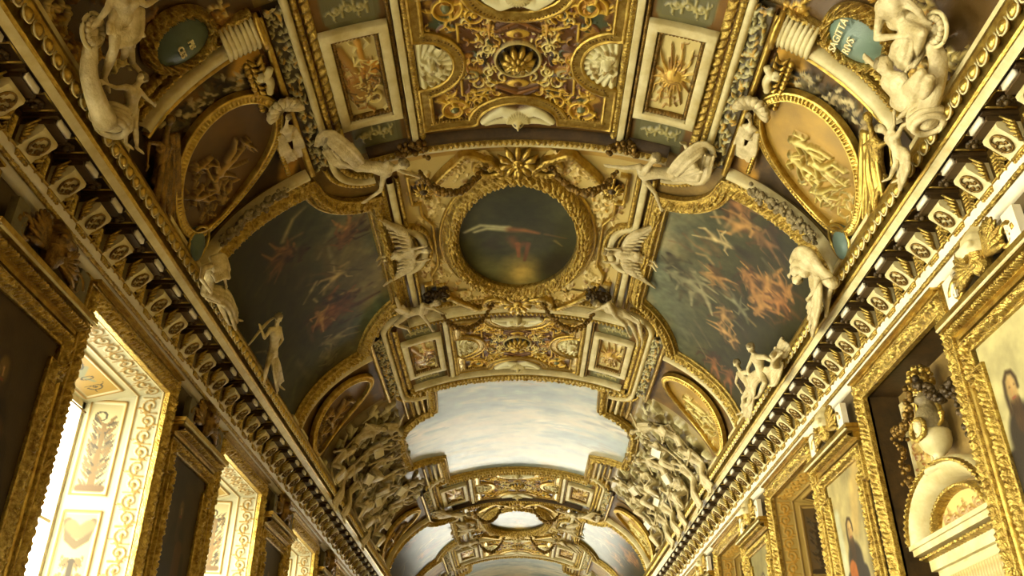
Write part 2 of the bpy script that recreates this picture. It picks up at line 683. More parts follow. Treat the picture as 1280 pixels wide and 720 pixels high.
def hand(caps, p, d, n, s):
    """palm, four fingers of unequal length bent at the knuckle, thumb from the side"""
    d = unit(d)
    sd = unit(np.cross(d, n))
    q = p+d*.05*s
    caps.append((p, q, .03*s, .036*s))
    for k, (o, L) in enumerate(((-.03, .06), (-.01, .072), (.01, .068), (.03, .052))):
        b = q+sd*o*s+d*.02*s
        m = b+d*L*.6*s
        e = m+d*L*.4*s-n*L*.3*s
        caps.append((b, m, .012*s, .011*s))
        caps.append((m, e, .011*s, .009*s))
    b = p+d*.02*s-sd*.03*s
    caps.append((b, b-sd*.03*s+d*.035*s, .014*s, .011*s))


def body(root, J, s, mat='stucco', voxel=None, wings=False, hair=True, face=None, N=None, female=False):
    """J: joints in metres, s: size against a 1.75 m person"""
    g = lambda k: np.asarray(J[k], float)
    caps, balls = [], []
    s = s*.82
    N = a3(0, 0, -1) if N is None else unit(N)
    up = unit(g('neck')-g('pel'))
    shl = g('shl') if 'shl' in J else g('chest')+unit(np.cross(up, N))*.17*s
    shr = g('shr') if 'shr' in J else g('chest')-unit(np.cross(up, N))*.17*s
    ac = unit(shr-shl)
    waist = g('chest')*.45+g('pel')*.55
    hl, hr = g('pel')-ac*.085*s, g('pel')+ac*.085*s
    caps += [(g('chest')-ac*.06*s, waist-ac*.02*s, .125*s, .1*s), (g('chest')+ac*.06*s, waist+ac*.02*s, .125*s, .1*s), (waist, g('pel'), .115*s, .125*s),
             (hl, hr, .105*s, .105*s), (shl, shr, .07*s, .07*s), (g('chest'), g('neck'), .1*s, .055*s), (g('neck'), g('head'), .055*s, .06*s)]
    if female:
        for e in (-1, 1):
            balls.append((g('chest')+ac*.07*s*e+N*.1*s, .06*s))
    H = g('head')
    hup = unit(H-g('neck'))
    f = unit(face) if face is not None else unit(N+hup*.1)
    f = unit(f-hup*(f@hup)*.6)
    sd = np.cross(hup, f)
    caps += [(H+hup*.03*s, H-hup*.03*s+f*.02*s, .098*s, .078*s), (H-hup*.075*s+f*.055*s, H-hup*.055*s+f*.05*s, .035*s, .04*s),
             (H+f*.085*s+hup*.02*s, H+f*.115*s-hup*.025*s, .012*s, .018*s), (H+f*.082*s+hup*.03*s-sd*.045*s, H+f*.082*s+hup*.03*s+sd*.045*s, .016*s, .016*s),
             (H+f*.09*s-hup*.055*s-sd*.02*s, H+f*.09*s-hup*.055*s+sd*.02*s, .012*s, .012*s), (H+sd*.095*s+hup*.01*s, H+sd*.095*s-hup*.03*s, .016*s, .012*s),
             (H-sd*.095*s+hup*.01*s, H-sd*.095*s-hup*.03*s, .016*s, .012*s)]
    for a, e, h, sh in (('ell', 'l', 'hal', shl), ('elr', 'r', 'har', shr)):
        if a in J:
            E, W = g(a), g(h)
            caps += [(sh, sh*.5+E*.5, .06*s, .052*s), (sh*.5+E*.5, E, .052*s, .04*s), (E, E*.7+W*.3, .043*s, .042*s), (E*.7+W*.3, W, .042*s, .028*s)]
            hand(caps, W, W-E, N, s*1.15)
    for k, ft, hp in (('knl', 'ftl', hl), ('knr', 'ftr', hr)):
        if k in J:
            K, A = g(k), g(ft)
            caps += [(hp, hp*.6+K*.4, .095*s, .085*s), (hp*.6+K*.4, K, .085*s, .058*s), (K, K*.65+A*.35, .057*s, .062*s), (K*.65+A*.35, A, .06*s, .036*s)]
            fd = unit(N*.7+unit(A-K)*.5+unit(A-hp)*.2)
            caps += [(A, A+fd*.12*s, .038*s, .034*s), (A+fd*.12*s, A+fd*.18*s, .034*s, .022*s), (A, A-fd*.04*s, .038*s, .03*s)]
    o = skin('body', caps, voxel or max(.013, .014*s), mat, root, 2, balls)
    if hair:
        hb = []
        rr = random.Random(int(abs(H[1])*100))
        for k in range(22):
            th, ph = rr.uniform(-.25, 1.3), rr.uniform(-pi, pi)
            d = hup*sin(th)+(sd*cos(ph)+f*sin(ph))*cos(th)
            if d@f > .55 and d@hup < .6:
                continue
            hb.append((H+hup*.03*s+d*.088*s-f*.01*s, .034*s))
        hb.append((H+hup*.04*s-f*.02*s, .1*s))
        skin('hair', [], .016*s, 'stuccodark', o, 1, hb)
    return o


def cloth(root, lines, wid, rad, n, N, mat='stucco', seed=0, voxel=.013, name='drapery'):
    """bundles of folds: several strands side by side along each line"""
    rr = random.Random(seed)
    caps = []
    n, rad = int(n*1.5)+1, rad*.62
    for P in lines:
        P = smoothline(P, 5)
        T = unit(np.gradient(P, axis=0))
        Sd = unit(np.cross(T, N))
        L = len(P)
        for k in range(n):
            o = (k/(n-1)-.5)*wid if n > 1 else 0
            ph, am = rr.uniform(0, 6), rr.uniform(.1, .3)*wid/n*1.5
            fl = np.linspace(.6, 1.15, L)
            Q = P+Sd*(o*fl+am*np.sin(np.linspace(0, 5, L)+ph))[:, None]+np.asarray(N)*(rr.uniform(-.4, .5)*rad)
            for i in range(L-1):
                e = 1-.35*abs(i/(L-1)-.4)
                caps.append((Q[i], Q[i+1], rad*e, rad*e))
    return skin(name, caps, voxel, mat, root, 1)


def wing(root, base, mid, tip, N, s=1., mat='stucco'):
    mb = []
    base, mid, tip = [np.asarray(v, float) for v in (base, mid, tip)]
    arm = smoothline([base, mid, tip], 6)
    T = unit(tip-base)
    S = unit(np.cross(T, N))
    if S @ (mid-(base+tip)/2) > 0:
        S = -S
    for i in range(len(arm)-1):
        mb.append((arm[i], arm[i+1], .05*s, .04*s))
    for k in range(14):
        f = k/13
        i = int(f*(len(arm)-1))
        d = unit(S*(1-f*.75)+T*(.25+f))
        L = (.2+.22*f)*s
        mb.append((arm[i], arm[i]+d*L, .04*s, .022*s))
        mb.append((arm[i]+np.asarray(N)*.03*s, arm[i]+d*L*.55+np.asarray(N)*.03*s, .036*s, .024*s))
    return skin('wing', mb, .014, mat, root, 1)

WORLD, EXPO = 20.0, .64
FIGS = {
    'recline_r':{'head':(1.95,8.96,0.42),'neck':(1.89,9.20,0.36),'chest':(1.83,9.43,0.32),'pel':(2.24,9.42,0.22),'shl':(1.76,9.30,0.34),'ell':(1.57,9.39,0.34),'hal':(1.35,9.46,0.30),'shr':(1.89,9.61,0.32),'elr':(2.07,9.80,0.34),'har':(2.19,10.14,0.30),'knl':(2.51,8.98,0.34),'ftl':(2.28,8.78,0.20),'knr':(2.60,9.32,0.26),'ftr':(2.59,8.87,0.20)},
    'recline_l':{'head':(-1.66,9.17,0.42),'neck':(-1.78,9.29,0.36),'chest':(-1.90,9.33,0.32),'pel':(-2.26,9.18,0.22),'shl':(-1.87,9.18,0.34),'ell':(-1.68,9.42,0.34),'hal':(-1.46,9.68,0.28),'shr':(-1.97,9.47,0.32),'elr':(-2.05,9.71,0.34),'har':(-2.28,9.89,0.30),'knl':(-2.42,8.68,0.30),'ftl':(-2.46,8.59,0.20),'knr':(-2.48,8.97,0.26),'ftr':(-2.56,8.72,0.20)},
    'wing_l':{'head':(-1.54,11.63,0.25),'chest':(-1.76,11.69,0.20),'pel':(-2.00,11.72,0.16),'knl':(-2.13,11.73,0.12),'ftl':(-2.28,11.70,0.10),'w1':(-2.04,10.86,0.12),'w1m':(-1.82,11.04,0.20),'w2':(-2.10,12.33,0.12),'w2m':(-1.82,12.11,0.20)},
    'wing_r':{'head':(1.54,11.72,0.25),'chest':(1.72,11.75,0.20),'pel':(1.99,11.79,0.16),'knl':(2.11,11.84,0.12),'ftl':(2.28,11.87,0.10),'w1':(2.04,11.03,0.12),'w1m':(1.83,11.19,0.20),'w2':(2.14,12.40,0.12),'w2m':(1.87,12.16,0.20)},
    'corner_l':{'head':(-1.52,13.31,0.30),'neck':(-1.65,13.39,0.28),'chest':(-1.74,13.50,0.26),'pel':(-2.07,13.58,0.20),'shl':(-1.77,13.27,0.30),'ell':(-1.61,13.46,0.30),'hal':(-1.43,13.74,0.30),'shr':(-1.83,13.57,0.30),'elr':(-1.74,13.96,0.30),'har':(-1.68,14.38,0.26),'knl':(-2.20,13.17,0.28),'ftl':(-2.20,13.01,0.14),'knr':(-2.34,13.78,0.24),'ftr':(-2.13,14.21,0.18)},
    'corner_r':{'head':(1.49,13.37,0.30),'neck':(1.58,13.43,0.28),'chest':(1.69,13.50,0.26),'pel':(2.01,13.69,0.20),'shl':(1.70,13.28,0.30),'ell':(1.57,13.49,0.30),'hal':(1.40,13.73,0.30),'shr':(1.86,13.63,0.30),'elr':(2.06,13.84,0.30),'har':(2.21,14.30,0.26),'knl':(2.32,13.68,0.28),'ftl':(2.46,14.54,0.14),'knr':(2.23,14.00,0.24),'ftr':(2.38,14.53,0.18)},
    'hunch_r':{'head':(4.83,9.50,0.50),'neck':(4.87,9.27,0.50),'chest':(4.95,9.18,0.42),'pel':(5.24,9.09,0.30),'shl':(4.82,9.16,0.46),'ell':(4.66,9.44,0.50),'hal':(4.58,9.70,0.45),'shr':(5.18,9.04,0.46),'elr':(5.28,9.23,0.45),'har':(5.15,9.63,0.40),'w1':(5.18,10.25,0.20),'w1m':(5.32,9.38,0.40),'w2':(5.22,9.65,0.20)},
    'hunch_l':{'head':(-5.07,8.89,0.50),'neck':(-5.08,8.84,0.45),'chest':(-5.24,8.82,0.42),'pel':(-5.38,9.11,0.30),'shl':(-5.12,8.78,0.46),'ell':(-5.02,9.14,0.45),'hal':(-5.04,9.40,0.40),'shr':(-5.45,8.49,0.46),'elr':(-5.70,8.43,0.45),'har':(-5.51,8.92,0.40),'knl':(-5.11,9.66,0.35),'ftl':(-4.98,10.49,0.20),'knr':(-5.34,9.38,0.35),'ftr':(-5.18,10.29,0.20)},
    'rider_r':{'head':(4.65,11.77,0.50),'neck':(4.72,11.89,0.45),'chest':(4.86,11.92,0.42),'pel':(5.05,12.17,0.34),'shl':(4.76,11.96,0.45),'ell':(4.78,12.35,0.45),'hal':(4.86,12.58,0.40),'shr':(5.03,11.57,0.45),'elr':(5.33,11.26,0.45),'har':(5.28,11.17,0.40),'knl':(5.03,12.46,0.40),'ftl':(5.02,13.09,0.30),'knr':(5.39,11.94,0.40),'ftr':(5.26,12.70,0.30),'w1':(4.99,11.25,0.20),'w1m':(5.15,11.39,0.30),'w2':(5.29,11.83,0.30)},
    'rider_l_r':{'head':(4.48,12.62,0.45),'neck':(4.56,12.77,0.40),'chest':(4.71,12.80,0.38),'pel':(4.95,12.95,0.30),'shl':(4.59,12.90,0.40),'ell':(4.64,13.17,0.40),'hal':(4.81,13.28,0.35),'shr':(4.79,12.53,0.40),'elr':(5.00,12.38,0.40),'har':(4.97,12.77,0.35),'knl':(4.96,13.32,0.35),'ftl':(5.07,13.91,0.20),'knr':(5.12,13.14,0.30),'ftr':(4.96,14.07,0.20)},
    'archer_top':{'head':(3.91,5.32,0.50),'neck':(3.99,5.39,0.48),'chest':(4.09,5.49,0.45),'pel':(4.24,5.61,0.36),'shl':(3.99,5.55,0.45),'ell':(4.13,5.82,0.50),'hal':(4.43,5.61,0.50),'shr':(4.19,5.39,0.42),'elr':(4.38,5.38,0.42),'har':(4.50,5.43,0.40),'knl':(4.64,5.44,0.50),'ftl':(4.58,5.83,0.35),'knr':(4.54,5.46,0.40),'ftr':(4.59,5.78,0.30)},
    'archer_low':{'head':(4.34,6.09,0.42),'neck':(4.44,6.12,0.42),'chest':(4.56,6.15,0.42),'pel':(4.76,6.29,0.36),'shl':(4.47,6.13,0.42),'ell':(4.31,6.16,0.42),'hal':(4.10,6.22,0.36),'shr':(4.63,6.04,0.42),'elr':(4.79,6.05,0.42),'har':(4.78,6.20,0.40),'knl':(4.97,5.70,0.52),'ftl':(4.94,6.21,0.40),'knr':(5.07,5.71,0.46),'ftr':(5.02,6.12,0.36)},
    'putto_r':{'head':(4.75,6.66,0.44),'neck':(4.84,6.66,0.42),'chest':(4.96,6.63,0.42),'pel':(5.13,6.71,0.36),'shl':(4.87,6.65,0.42),'ell':(4.91,6.46,0.45),'hal':(4.79,6.42,0.42),'shr':(5.02,6.53,0.42),'elr':(5.05,6.36,0.45),'har':(5.08,6.28,0.42),'knl':(5.25,6.75,0.40),'ftl':(5.07,7.20,0.25),'knr':(5.38,6.62,0.38),'ftr':(5.18,7.10,0.22)},
    'stand_l':{'head':(-4.27,5.04,0.50),'neck':(-4.29,5.14,0.48),'chest':(-4.31,5.25,0.46),'pel':(-4.38,5.45,0.40),'shl':(-4.40,5.16,0.46),'ell':(-4.55,5.21,0.46),'hal':(-4.68,5.26,0.42),'shr':(-4.19,5.29,0.46),'elr':(-4.10,5.43,0.46),'har':(-3.91,5.48,0.42),'knl':(-4.74,5.55,0.46),'ftl':(-4.92,5.80,0.32),'knr':(-4.51,5.62,0.46),'ftr':(-4.48,5.97,0.32)},
    'putto_l':{'head':(-4.57,6.05,0.44),'neck':(-4.64,6.08,0.42),'chest':(-4.76,6.09,0.42),'pel':(-4.86,6.28,0.36),'shl':(-4.82,5.98,0.42),'ell':(-4.96,5.88,0.42),'hal':(-5.03,5.77,0.38),'shr':(-4.67,6.15,0.42),'elr':(-4.62,6.30,0.42),'har':(-4.54,6.45,0.38),'knl':(-5.14,6.18,0.42),'ftl':(-5.08,6.58,0.26),'knr':(-4.99,6.40,0.40),'ftr':(-4.97,6.77,0.26)},
    'hunt_l':{'head':(-4.38,11.19,0.40),'neck':(-4.45,11.30,0.38),'chest':(-4.55,11.48,0.36),'pel':(-4.76,11.93,0.28),'shl':(-4.44,11.49,0.36),'ell':(-4.49,11.79,0.36),'hal':(-4.69,11.79,0.36),'shr':(-4.62,11.27,0.36),'elr':(-4.83,11.24,0.36),'har':(-4.75,11.08,0.32),'knl':(-4.92,12.28,0.30),'ftl':(-4.93,12.92,0.20),'knr':(-5.08,11.86,0.30),'ftr':(-5.22,12.17,0.20)},
}
BOW = [(-5.18, 10.92, .3), (-4.80, 11.11, .3), (-4.52, 11.20, .3), (-4.28, 11.32, .3)]
LUN_L = [
    ([(-3.13, 9.87), (-3.35, 9.98), (-3.61, 10.31)], 0.04, 0.07, (196, 178, 116)),
    ([(-3.52, 10.39), (-3.67, 10.51), (-3.84, 10.57)], 0.1, 0.13, (156, 98, 38)),
    ([(-3.71, 10.67), (-3.85, 10.80)], 0.1, 0.08, (120, 72, 30)),
    ([(-3.31, 10.38), (-3.47, 10.38)], 0.06, 0.04, (150, 110, 60)),
    ([(-2.57, 10.28), (-2.58, 10.43)], 0.06, 0.06, (110, 70, 36)),
    ([(-2.78, 10.81), (-2.66, 10.74), (-2.54, 10.69)], 0.07, 0.1, (188, 124, 48)),
    ([(-2.69, 10.88), (-2.83, 10.95)], 0.07, 0.06, (140, 84, 34)),
    ([(-3.01, 10.99), (-3.02, 11.26), (-3.03, 11.59)], 0.05, 0.08, (146, 138, 92)),
    ([(-3.11, 11.00), (-3.23, 11.17)], 0.05, 0.05, (120, 112, 72)),
    ([(-3.06, 11.66), (-3.05, 11.91), (-3.19, 12.04)], 0.08, 0.11, (190, 166, 104)),
    ([(-2.94, 11.66), (-2.80, 11.63)], 0.06, 0.05, (186, 150, 86)),
    ([(-2.91, 11.78), (-2.62, 11.99)], 0.07, 0.03, (70, 62, 40)),
    ([(-3.37, 11.71), (-3.51, 11.86)], 0.05, 0.06, (198, 184, 128)),
    ([(-3.54, 11.90), (-3.71, 12.06)], 0.05, 0.03, (150, 140, 90)),
    ([(-3.52, 12.11), (-3.49, 12.25)], 0.05, 0.04, (198, 184, 128)),
    ([(-3.40, 12.69), (-3.27, 12.67), (-3.16, 12.72)], 0.18, 0.2, (156, 78, 30)),
    ([(-3.27, 12.39), (-3.04, 12.43), (-2.81, 12.49)], 0.05, 0.06, (196, 144, 66)),
    ([(-3.59, 12.84), (-3.44, 12.76)], 0.07, 0.05, (190, 134, 56)),
    ([(-3.20, 12.63), (-3.17, 12.94)], 0.1, 0.12, (126, 58, 22)),
    ([(-2.96, 13.23), (-3.23, 13.54), (-3.53, 13.81), (-3.82, 13.92)], 0.12, 0.16, (130, 124, 82)),
    ([(-3.49, 11.33), (-3.66, 11.53)], 0.09, 0.12, (84, 70, 36)),
    ([(-4.06, 10.88), (-3.86, 10.82), (-3.74, 10.77)], 0.1, 0.07, (112, 72, 32)),
    ([(-4.85, 11.60), (-4.61, 11.64), (-4.37, 11.70), (-4.10, 11.82)], 0.03, 0.03, (176, 164, 110)),
    ([(-4.25, 11.85), (-4.35, 12.25), (-4.51, 12.54)], 0.04, 0.05, (140, 132, 86)),
    ([(-4.83, 11.92), (-4.66, 12.20), (-4.66, 12.61)], 0.03, 0.04, (132, 124, 80)),
    ([(-4.59, 12.84), (-4.89, 12.70)], 0.04, 0.04, (120, 112, 72)),
    ([(-3.81, 12.80), (-3.82, 13.24)], 0.07, 0.08, (92, 66, 36)),
    ([(-3.79, 14.10), (-3.63, 14.00)], 0.1, 0.12, (112, 108, 70)),
    ([(-4.24, 13.36), (-4.18, 14.14)], 0.1, 0.12, (88, 90, 62)),
]
LUN_R = [
    ([(2.84, 10.01), (2.95, 10.19), (3.06, 10.35)], 0.05, 0.05, (200, 184, 136)),
    ([(3.13, 9.88), (3.20, 9.71), (3.29, 9.79)], 0.12, 0.12, (160, 100, 46)),
    ([(3.29, 10.29), (3.35, 10.13)], 0.12, 0.09, (196, 138, 64)),
    ([(3.21, 10.09), (3.16, 10.38)], 0.06, 0.05, (176, 140, 96)),
    ([(3.03, 10.73), (3.12, 10.79)], 0.08, 0.07, (206, 184, 134)),
    ([(2.60, 10.96), (2.83, 11.14), (3.08, 11.17)], 0.04, 0.07, (150, 104, 66)),
    ([(2.43, 11.27), (2.59, 11.24), (2.80, 11.32)], 0.04, 0.06, (128, 96, 66)),
    ([(2.89, 11.32), (3.04, 11.27), (3.18, 11.38)], 0.05, 0.05, (190, 150, 90)),
    ([(3.12, 11.49), (3.33, 11.68), (3.59, 11.90)], 0.09, 0.14, (196, 136, 66)),
    ([(3.24, 11.81), (3.35, 12.07)], 0.06, 0.04, (192, 138, 70)),
    ([(3.01, 11.49), (3.09, 11.76)], 0.06, 0.05, (110, 92, 64)),
    ([(3.48, 11.88), (3.75, 11.92), (3.94, 12.14)], 0.09, 0.06, (110, 116, 96)),
    ([(3.76, 11.11), (3.91, 11.11), (4.04, 10.85)], 0.09, 0.14, (196, 132, 58)),
    ([(4.04, 10.94), (4.18, 11.14), (4.21, 11.33)], 0.18, 0.15, (196, 130, 54)),
    ([(4.14, 10.69), (4.29, 10.73), (4.38, 10.78)], 0.08, 0.05, (184, 118, 48)),
    ([(4.12, 11.46), (4.16, 11.72)], 0.08, 0.05, (188, 126, 56)),
    ([(4.28, 11.13), (4.42, 11.21)], 0.07, 0.05, (176, 104, 40)),
    ([(3.81, 11.19), (3.94, 11.36)], 0.07, 0.05, (176, 112, 46)),
    ([(3.68, 10.26), (3.85, 10.17), (3.99, 10.13)], 0.08, 0.05, (128, 84, 44)),
    ([(3.84, 10.56), (4.06, 10.64)], 0.06, 0.05, (104, 96, 70)),
    ([(3.43, 10.73), (3.67, 10.71)], 0.12, 0.15, (52, 38, 22)),
    ([(3.31, 12.59), (3.42, 12.58)], 0.07, 0.08, (66, 46, 28)),
    ([(3.52, 12.69), (3.71, 12.62), (3.81, 12.38)], 0.1, 0.1, (180, 132, 70)),
    ([(3.72, 12.78), (3.85, 13.14)], 0.09, 0.06, (192, 138, 72)),
    ([(3.94, 13.07), (4.06, 13.19)], 0.06, 0.05, (194, 146, 82)),
    ([(3.64, 12.84), (3.75, 13.10)], 0.06, 0.05, (160, 110, 60)),
    ([(3.80, 14.05), (4.00, 14.43)], 0.1, 0.14, (142, 78, 34)),
    ([(4.19, 14.17), (4.34, 14.23)], 0.12, 0.1, (138, 74, 30)),
    ([(3.02, 12.08), (3.17, 12.41)], 0.16, 0.2, (150, 150, 124)),
    ([(2.85, 11.96), (3.01, 12.34)], 0.14, 0.2, (138, 142, 118)),
    ([(3.25, 13.24), (3.68, 13.70)], 0.06, 0.04, (96, 92, 68)),
    ([(3.20, 13.60), (3.68, 14.13)], 0.05, 0.03, (104, 100, 76)),
    ([(3.92, 12.40), (4.14, 12.57)], 0.12, 0.14, (56, 42, 24)),
    ([(4.07, 12.12), (4.21, 12.12)], 0.06, 0.05, (150, 124, 74)),
    ([(3.87, 12.47), (4.05, 12.49)], 0.06, 0.05, (110, 116, 92)),
]

# =================================================================== THE SHELL
Y0, Y1 = -14., 44.
HALF = 4.57
_t = np.linspace(-_U[np.searchsorted(_T, pi/2)], _U[np.searchsorted(_T, pi/2)], 61)
_y = np.linspace(Y0, Y1, 117)
r = Ras(_t[0], _t[-1], Y0, Y1, .25, (196, 160, 84))
V = VAULT.pos(r.A, r.B, -.02).reshape(-1, 3)
idx = np.arange(r.nx*r.ny).reshape(r.ny, r.nx)
struct(mk('ceiling', V, np.stack([idx[:-1, :-1], idx[:-1, 1:], idx[1:, 1:], idx[1:, :-1]], -1).reshape(-1, 4), 'ochre', centre=False))
mb = MB().box((-6.2, Y0, -.1), (6.2, Y1, 0))
struct(mb.build('floor', 'wood', smooth=False))

WIN_L = [9.18+4.6*k for k in range(-4, 7)]           # middles of the window openings, left wall
WIN_R = [9.40+4.7*k for k in range(-4, 7)]           # middles of the openings facing them
PIC_L = [c+2.3 for c in WIN_L]
PIC_R = [c+2.35 for c in WIN_R]
OW = 1.16                                            # half width of an opening
OT = 4.33                                            # head of the openings above the eye
SILL = -1.1
DEPTH = .92


def wall(name, x, cs, mat):
    mb = MB()
    s = 1 if x > 0 else -1
    x2 = x+s*.04
    ys = [Y0]
    for c in cs:
        if Y0 < c-OW and c+OW < Y1:
            ys += [c-OW, c+OW]
    ys.append(Y1)
    for i in range(0, len(ys), 2):
        mb.box((x, ys[i], 0), (x2, ys[i+1], EYE+VZ+.1))
    for i in range(1, len(ys)-1, 2):
        mb.box((x, ys[i], EYE+OT), (x2, ys[i+1], EYE+VZ+.1))
        mb.box((x, ys[i], 0), (x2, ys[i+1], EYE+SILL))
    return struct(mb.build(name, mat, smooth=False))


wall('wall_left', -HALF, WIN_L, 'olive')
wall('wall_right', HALF, WIN_R, 'olive')
mb = MB().box((-6.2, Y0-.1, 0), (6.2, Y0, EYE+8.2))
struct(mb.build('wall_back', 'olive', smooth=False))
# end wall with the tall window over the river
mb = MB()
EW, EZ0, EZ1 = 1.25, .6, 5.0
mb.box((-6.2, Y1, 0), (-EW, Y1+.1, EYE+8.2)).box((EW, Y1, 0), (6.2, Y1+.1, EYE+8.2)).box((-EW, Y1, EZ1), (EW, Y1+.1, EYE+8.2)).box((-EW, Y1, 0), (EW, Y1+.1, EZ0))
struct(mb.build('wall_far', 'ochre', smooth=False))
mb = MB()
for x in (-EW, -.05, EW-.1):
    mb.box((x, Y1+.02, EZ0), (x+.1, Y1+.08, EZ1))
for z in (EZ0, 2.1, 3.6, EZ1-.1):
    mb.box((-EW, Y1+.03, z), (EW, Y1+.07, z+.1))
wf = struct(mb.build('window_9', 'white', smooth=False))
mk('pane', [(-EW, Y1+.05, EZ0), (EW, Y1+.05, EZ0), (EW, Y1+.05, EZ1), (-EW, Y1+.05, EZ1)], [(0, 1, 2, 3)], 'glass', wf)

# =================================================================== CORNICES
CY0, CY1 = 3.4, 43.9
EGG = .172
CON = .594


def cornice(side, sgn):
    P = Plane((0, 0, EYE), (sgn, 0, 0), (0, 0, 1), (0, 1, 0))

    def ext(name, pr, mat, parent, y0=CY0, y1=CY1):
        pr = np.asarray(pr, float)
        V = np.concatenate([np.stack([sgn*pr[:, 0], np.full(len(pr), yy), EYE+pr[:, 1]], -1) for yy in (y0, y1)])
        n = len(pr)
        i = np.arange(n-1)
        F = np.stack([i, i+1, i+1+n, i+n], -1)
        return mk(name, V, F, mat, parent, False)
    # corona, soffit and frieze in one run
    root = struct(ext('trim_1' if sgn < 0 else 'trim_2', [(4.2, 5.42), (3.9, 5.42), (3.9, 5.37), (4.0, 5.2), (3.985, 5.195), (3.985, 5.165), (4.0, 5.16)], 'gold', None))
    root['label'] = 'gilded and cream cornice along the %s side of the vault' % side
    ext('corona', [(3.995, 5.17), (4.055, 5.125), (4.065, 5.11)], 'cream', root)
    ext('fillet', [(3.985, 5.2), (3.972, 5.192), (3.972, 5.178), (3.99, 5.166)], 'gold', root)
    ext('soffit', [(4.065, 5.11), (4.075, 5.11), (4.08, 5.14), (4.44, 5.14)], 'brown', root)
    ext('frieze', [(4.43, 5.14), (4.43, 4.78)], 'golddark', root)
    ext('architrave', [(4.43, 4.8), (4.395, 4.8), (4.395, 4.79), (4.41, 4.785), (4.41, 4.705), (4.45, 4.70), (4.45, 4.64), (4.5, 4.63), (4.5, 4.60), (4.57, 4.60)], 'white', root)
    ext('architrave_fillet', [(4.392, 4.802), (4.388, 4.797), (4.39, 4.79), (4.408, 4.782)], 'gold', root)
    # leaf band under the architrave
    pl = Plane((sgn*4.44, 0, EYE), (0, 1, 0), (0, 0, 1), (-sgn, 0, 0))
    mould('leaf_band', pl, [(CY0, 4.665), (CY1, 4.665)], halfround(.055, .02, 5), 'goldcarve', root, ds=.02, carve=pebble(.035, .014))
    # egg row
    mb = MB()
    mb.ball((0, 0, 0), (.05, .058, .06), 10, 8)
    egg0 = None
    n = int((CY1-5.1)/EGG)
    dark = MB()
    for k in range(n+10):
        y = 4.0+k*EGG
        c = (sgn*3.925, y, EYE+5.285)
        if k < 100:
            if egg0 is None:
                egg0 = mb.build('egg', 'gold', root)
                egg0.location = np.array(c)-world(root)
            else:
                e = egg0.copy()
                COL.objects.link(e)
                e.location = np.array(c)-world(root)
        elif y < CY1-.2:
            dark.ball(c, (.05, .058, .06), 6, 4)
    o = dark.build('egg_row', 'gold', root)
    o['kind'] = 'stuff'
    # egg cups: little curved collars between the eggs
    cup = MB()
    y = 4.0
    while y < 26:
        t = np.linspace(-2.2, 2.2, 9)
        P3 = np.stack([np.full(9, sgn*3.925)-sgn*.012, y+.072*np.sin(t), EYE+5.285-.075*np.cos(t)], -1)
        cup.tube(P3, .011, 4)
        y += EGG
    o = cup.build('egg_cups', 'cream', root)
    o['kind'] = 'stuff'
    # consoles
    first = None
    k = 0
    y = 6.62-CON*5
    while y < CY1-.4:
        if first is None:
            cb = MB()
            # console body: scroll falling back to the frieze, front face leaning
            pr = [(4.22, 5.03), (4.2, 5.0), (4.205, 4.96), (4.375, 4.805), (4.39, 4.785), (4.43, 4.785), (4.43, 5.03)]
            for w, e in ((.125, 0),):
                V = [(sgn*x, yy, EYE+z) for yy in (-w, w) for x, z in pr]
                m = len(pr)
                F = [(i, (i+1) % m, (i+1) % m+m, i+m) for i in range(m)]+[tuple(range(m))[::-1], tuple(range(m, 2*m))]
                cb.add(V, F)
            first = cb.build('console', 'cream', root, smooth=False)
            base = world(first)-np.array((0, 0, 0))
            ab = MB()
            ab.box((sgn*4.13, -.13, EYE+5.03), (sgn*4.43, .13, EYE+5.065)).box((sgn*4.10, -.15, EYE+5.10), (sgn*4.43, .15, EYE+5.14))
            ab.box((sgn*4.15, -.115, EYE+5.065), (sgn*4.43, .115, EYE+5.10))
            mk_child(ab, 'abacus', 'brown', first)  # brown carries the shadow on the block's sides
            fr = MB().box((sgn*4.095, -.1, EYE+5.05), (sgn*4.13, .1, EYE+5.11))
            mk_child(fr, 'abacus_front', 'white', first)
            # oval medallion on the leaning front
            md = MB()
            o3, ea = a3(sgn*4.288, 0, EYE+4.884), unit(a3(sgn*.17, 0, -.155))
            nn = unit(a3(-sgn*.155, 0, -.17))
            t = np.linspace(0, 2*pi, 22)
            ring = o3+np.outer(.1*np.cos(t), ea)+np.outer(.078*np.sin(t), a3(0, 1, 0))+nn*.01
            md.tube(ring, .012, 5)
            rr = random.Random(3)
            for q in range(12):
                a, b = rr.uniform(-.065, .065), rr.uniform(-.05, .05)
                p0 = o3+ea*a+a3(0, b, 0)+nn*.008
                md.tube(smoothline([p0, p0+ea*rr.uniform(-.03, .03)+a3(0, rr.uniform(-.03, .03), 0)+nn*.012, p0+ea*rr.uniform(-.05, .05)], 3), .011, 5)
            mk_child(md, 'medallion', 'golddark', first)
            lf = MB()
            for e in (-1, 1):
                for q in range(5):
                    b0 = a3(sgn*4.37, e*.13, EYE+4.82+.035*q)
                    lf.tube([b0, b0+a3(-sgn*.04, e*.035, .03), b0+a3(-sgn*(.07+.015*q), e*.02, .03+.02*q)], [.022, .022, .01], 5)
            # hanging leaf between two consoles
            for q in range(6):
                b0 = a3(sgn*4.42, CON/2, EYE+5.02-.04*q)
                for e in (-1, 1):
                    lf.tube([b0, b0+a3(-sgn*.03, e*.05, -.02), b0+a3(-sgn*.02, e*.075, -.06)], [.022, .022, .008], 5)
            mk_child(lf, 'leaf', 'goldcarve', first)
            rs = MB()
            for q in range(8):
                a = q*pi/4
                b0 = a3(sgn*4.24, CON/2, EYE+5.12)
                rs.ball(b0+a3(.05*cos(a), .05*sin(a), 0), (.035, .035, .025), 6, 5)
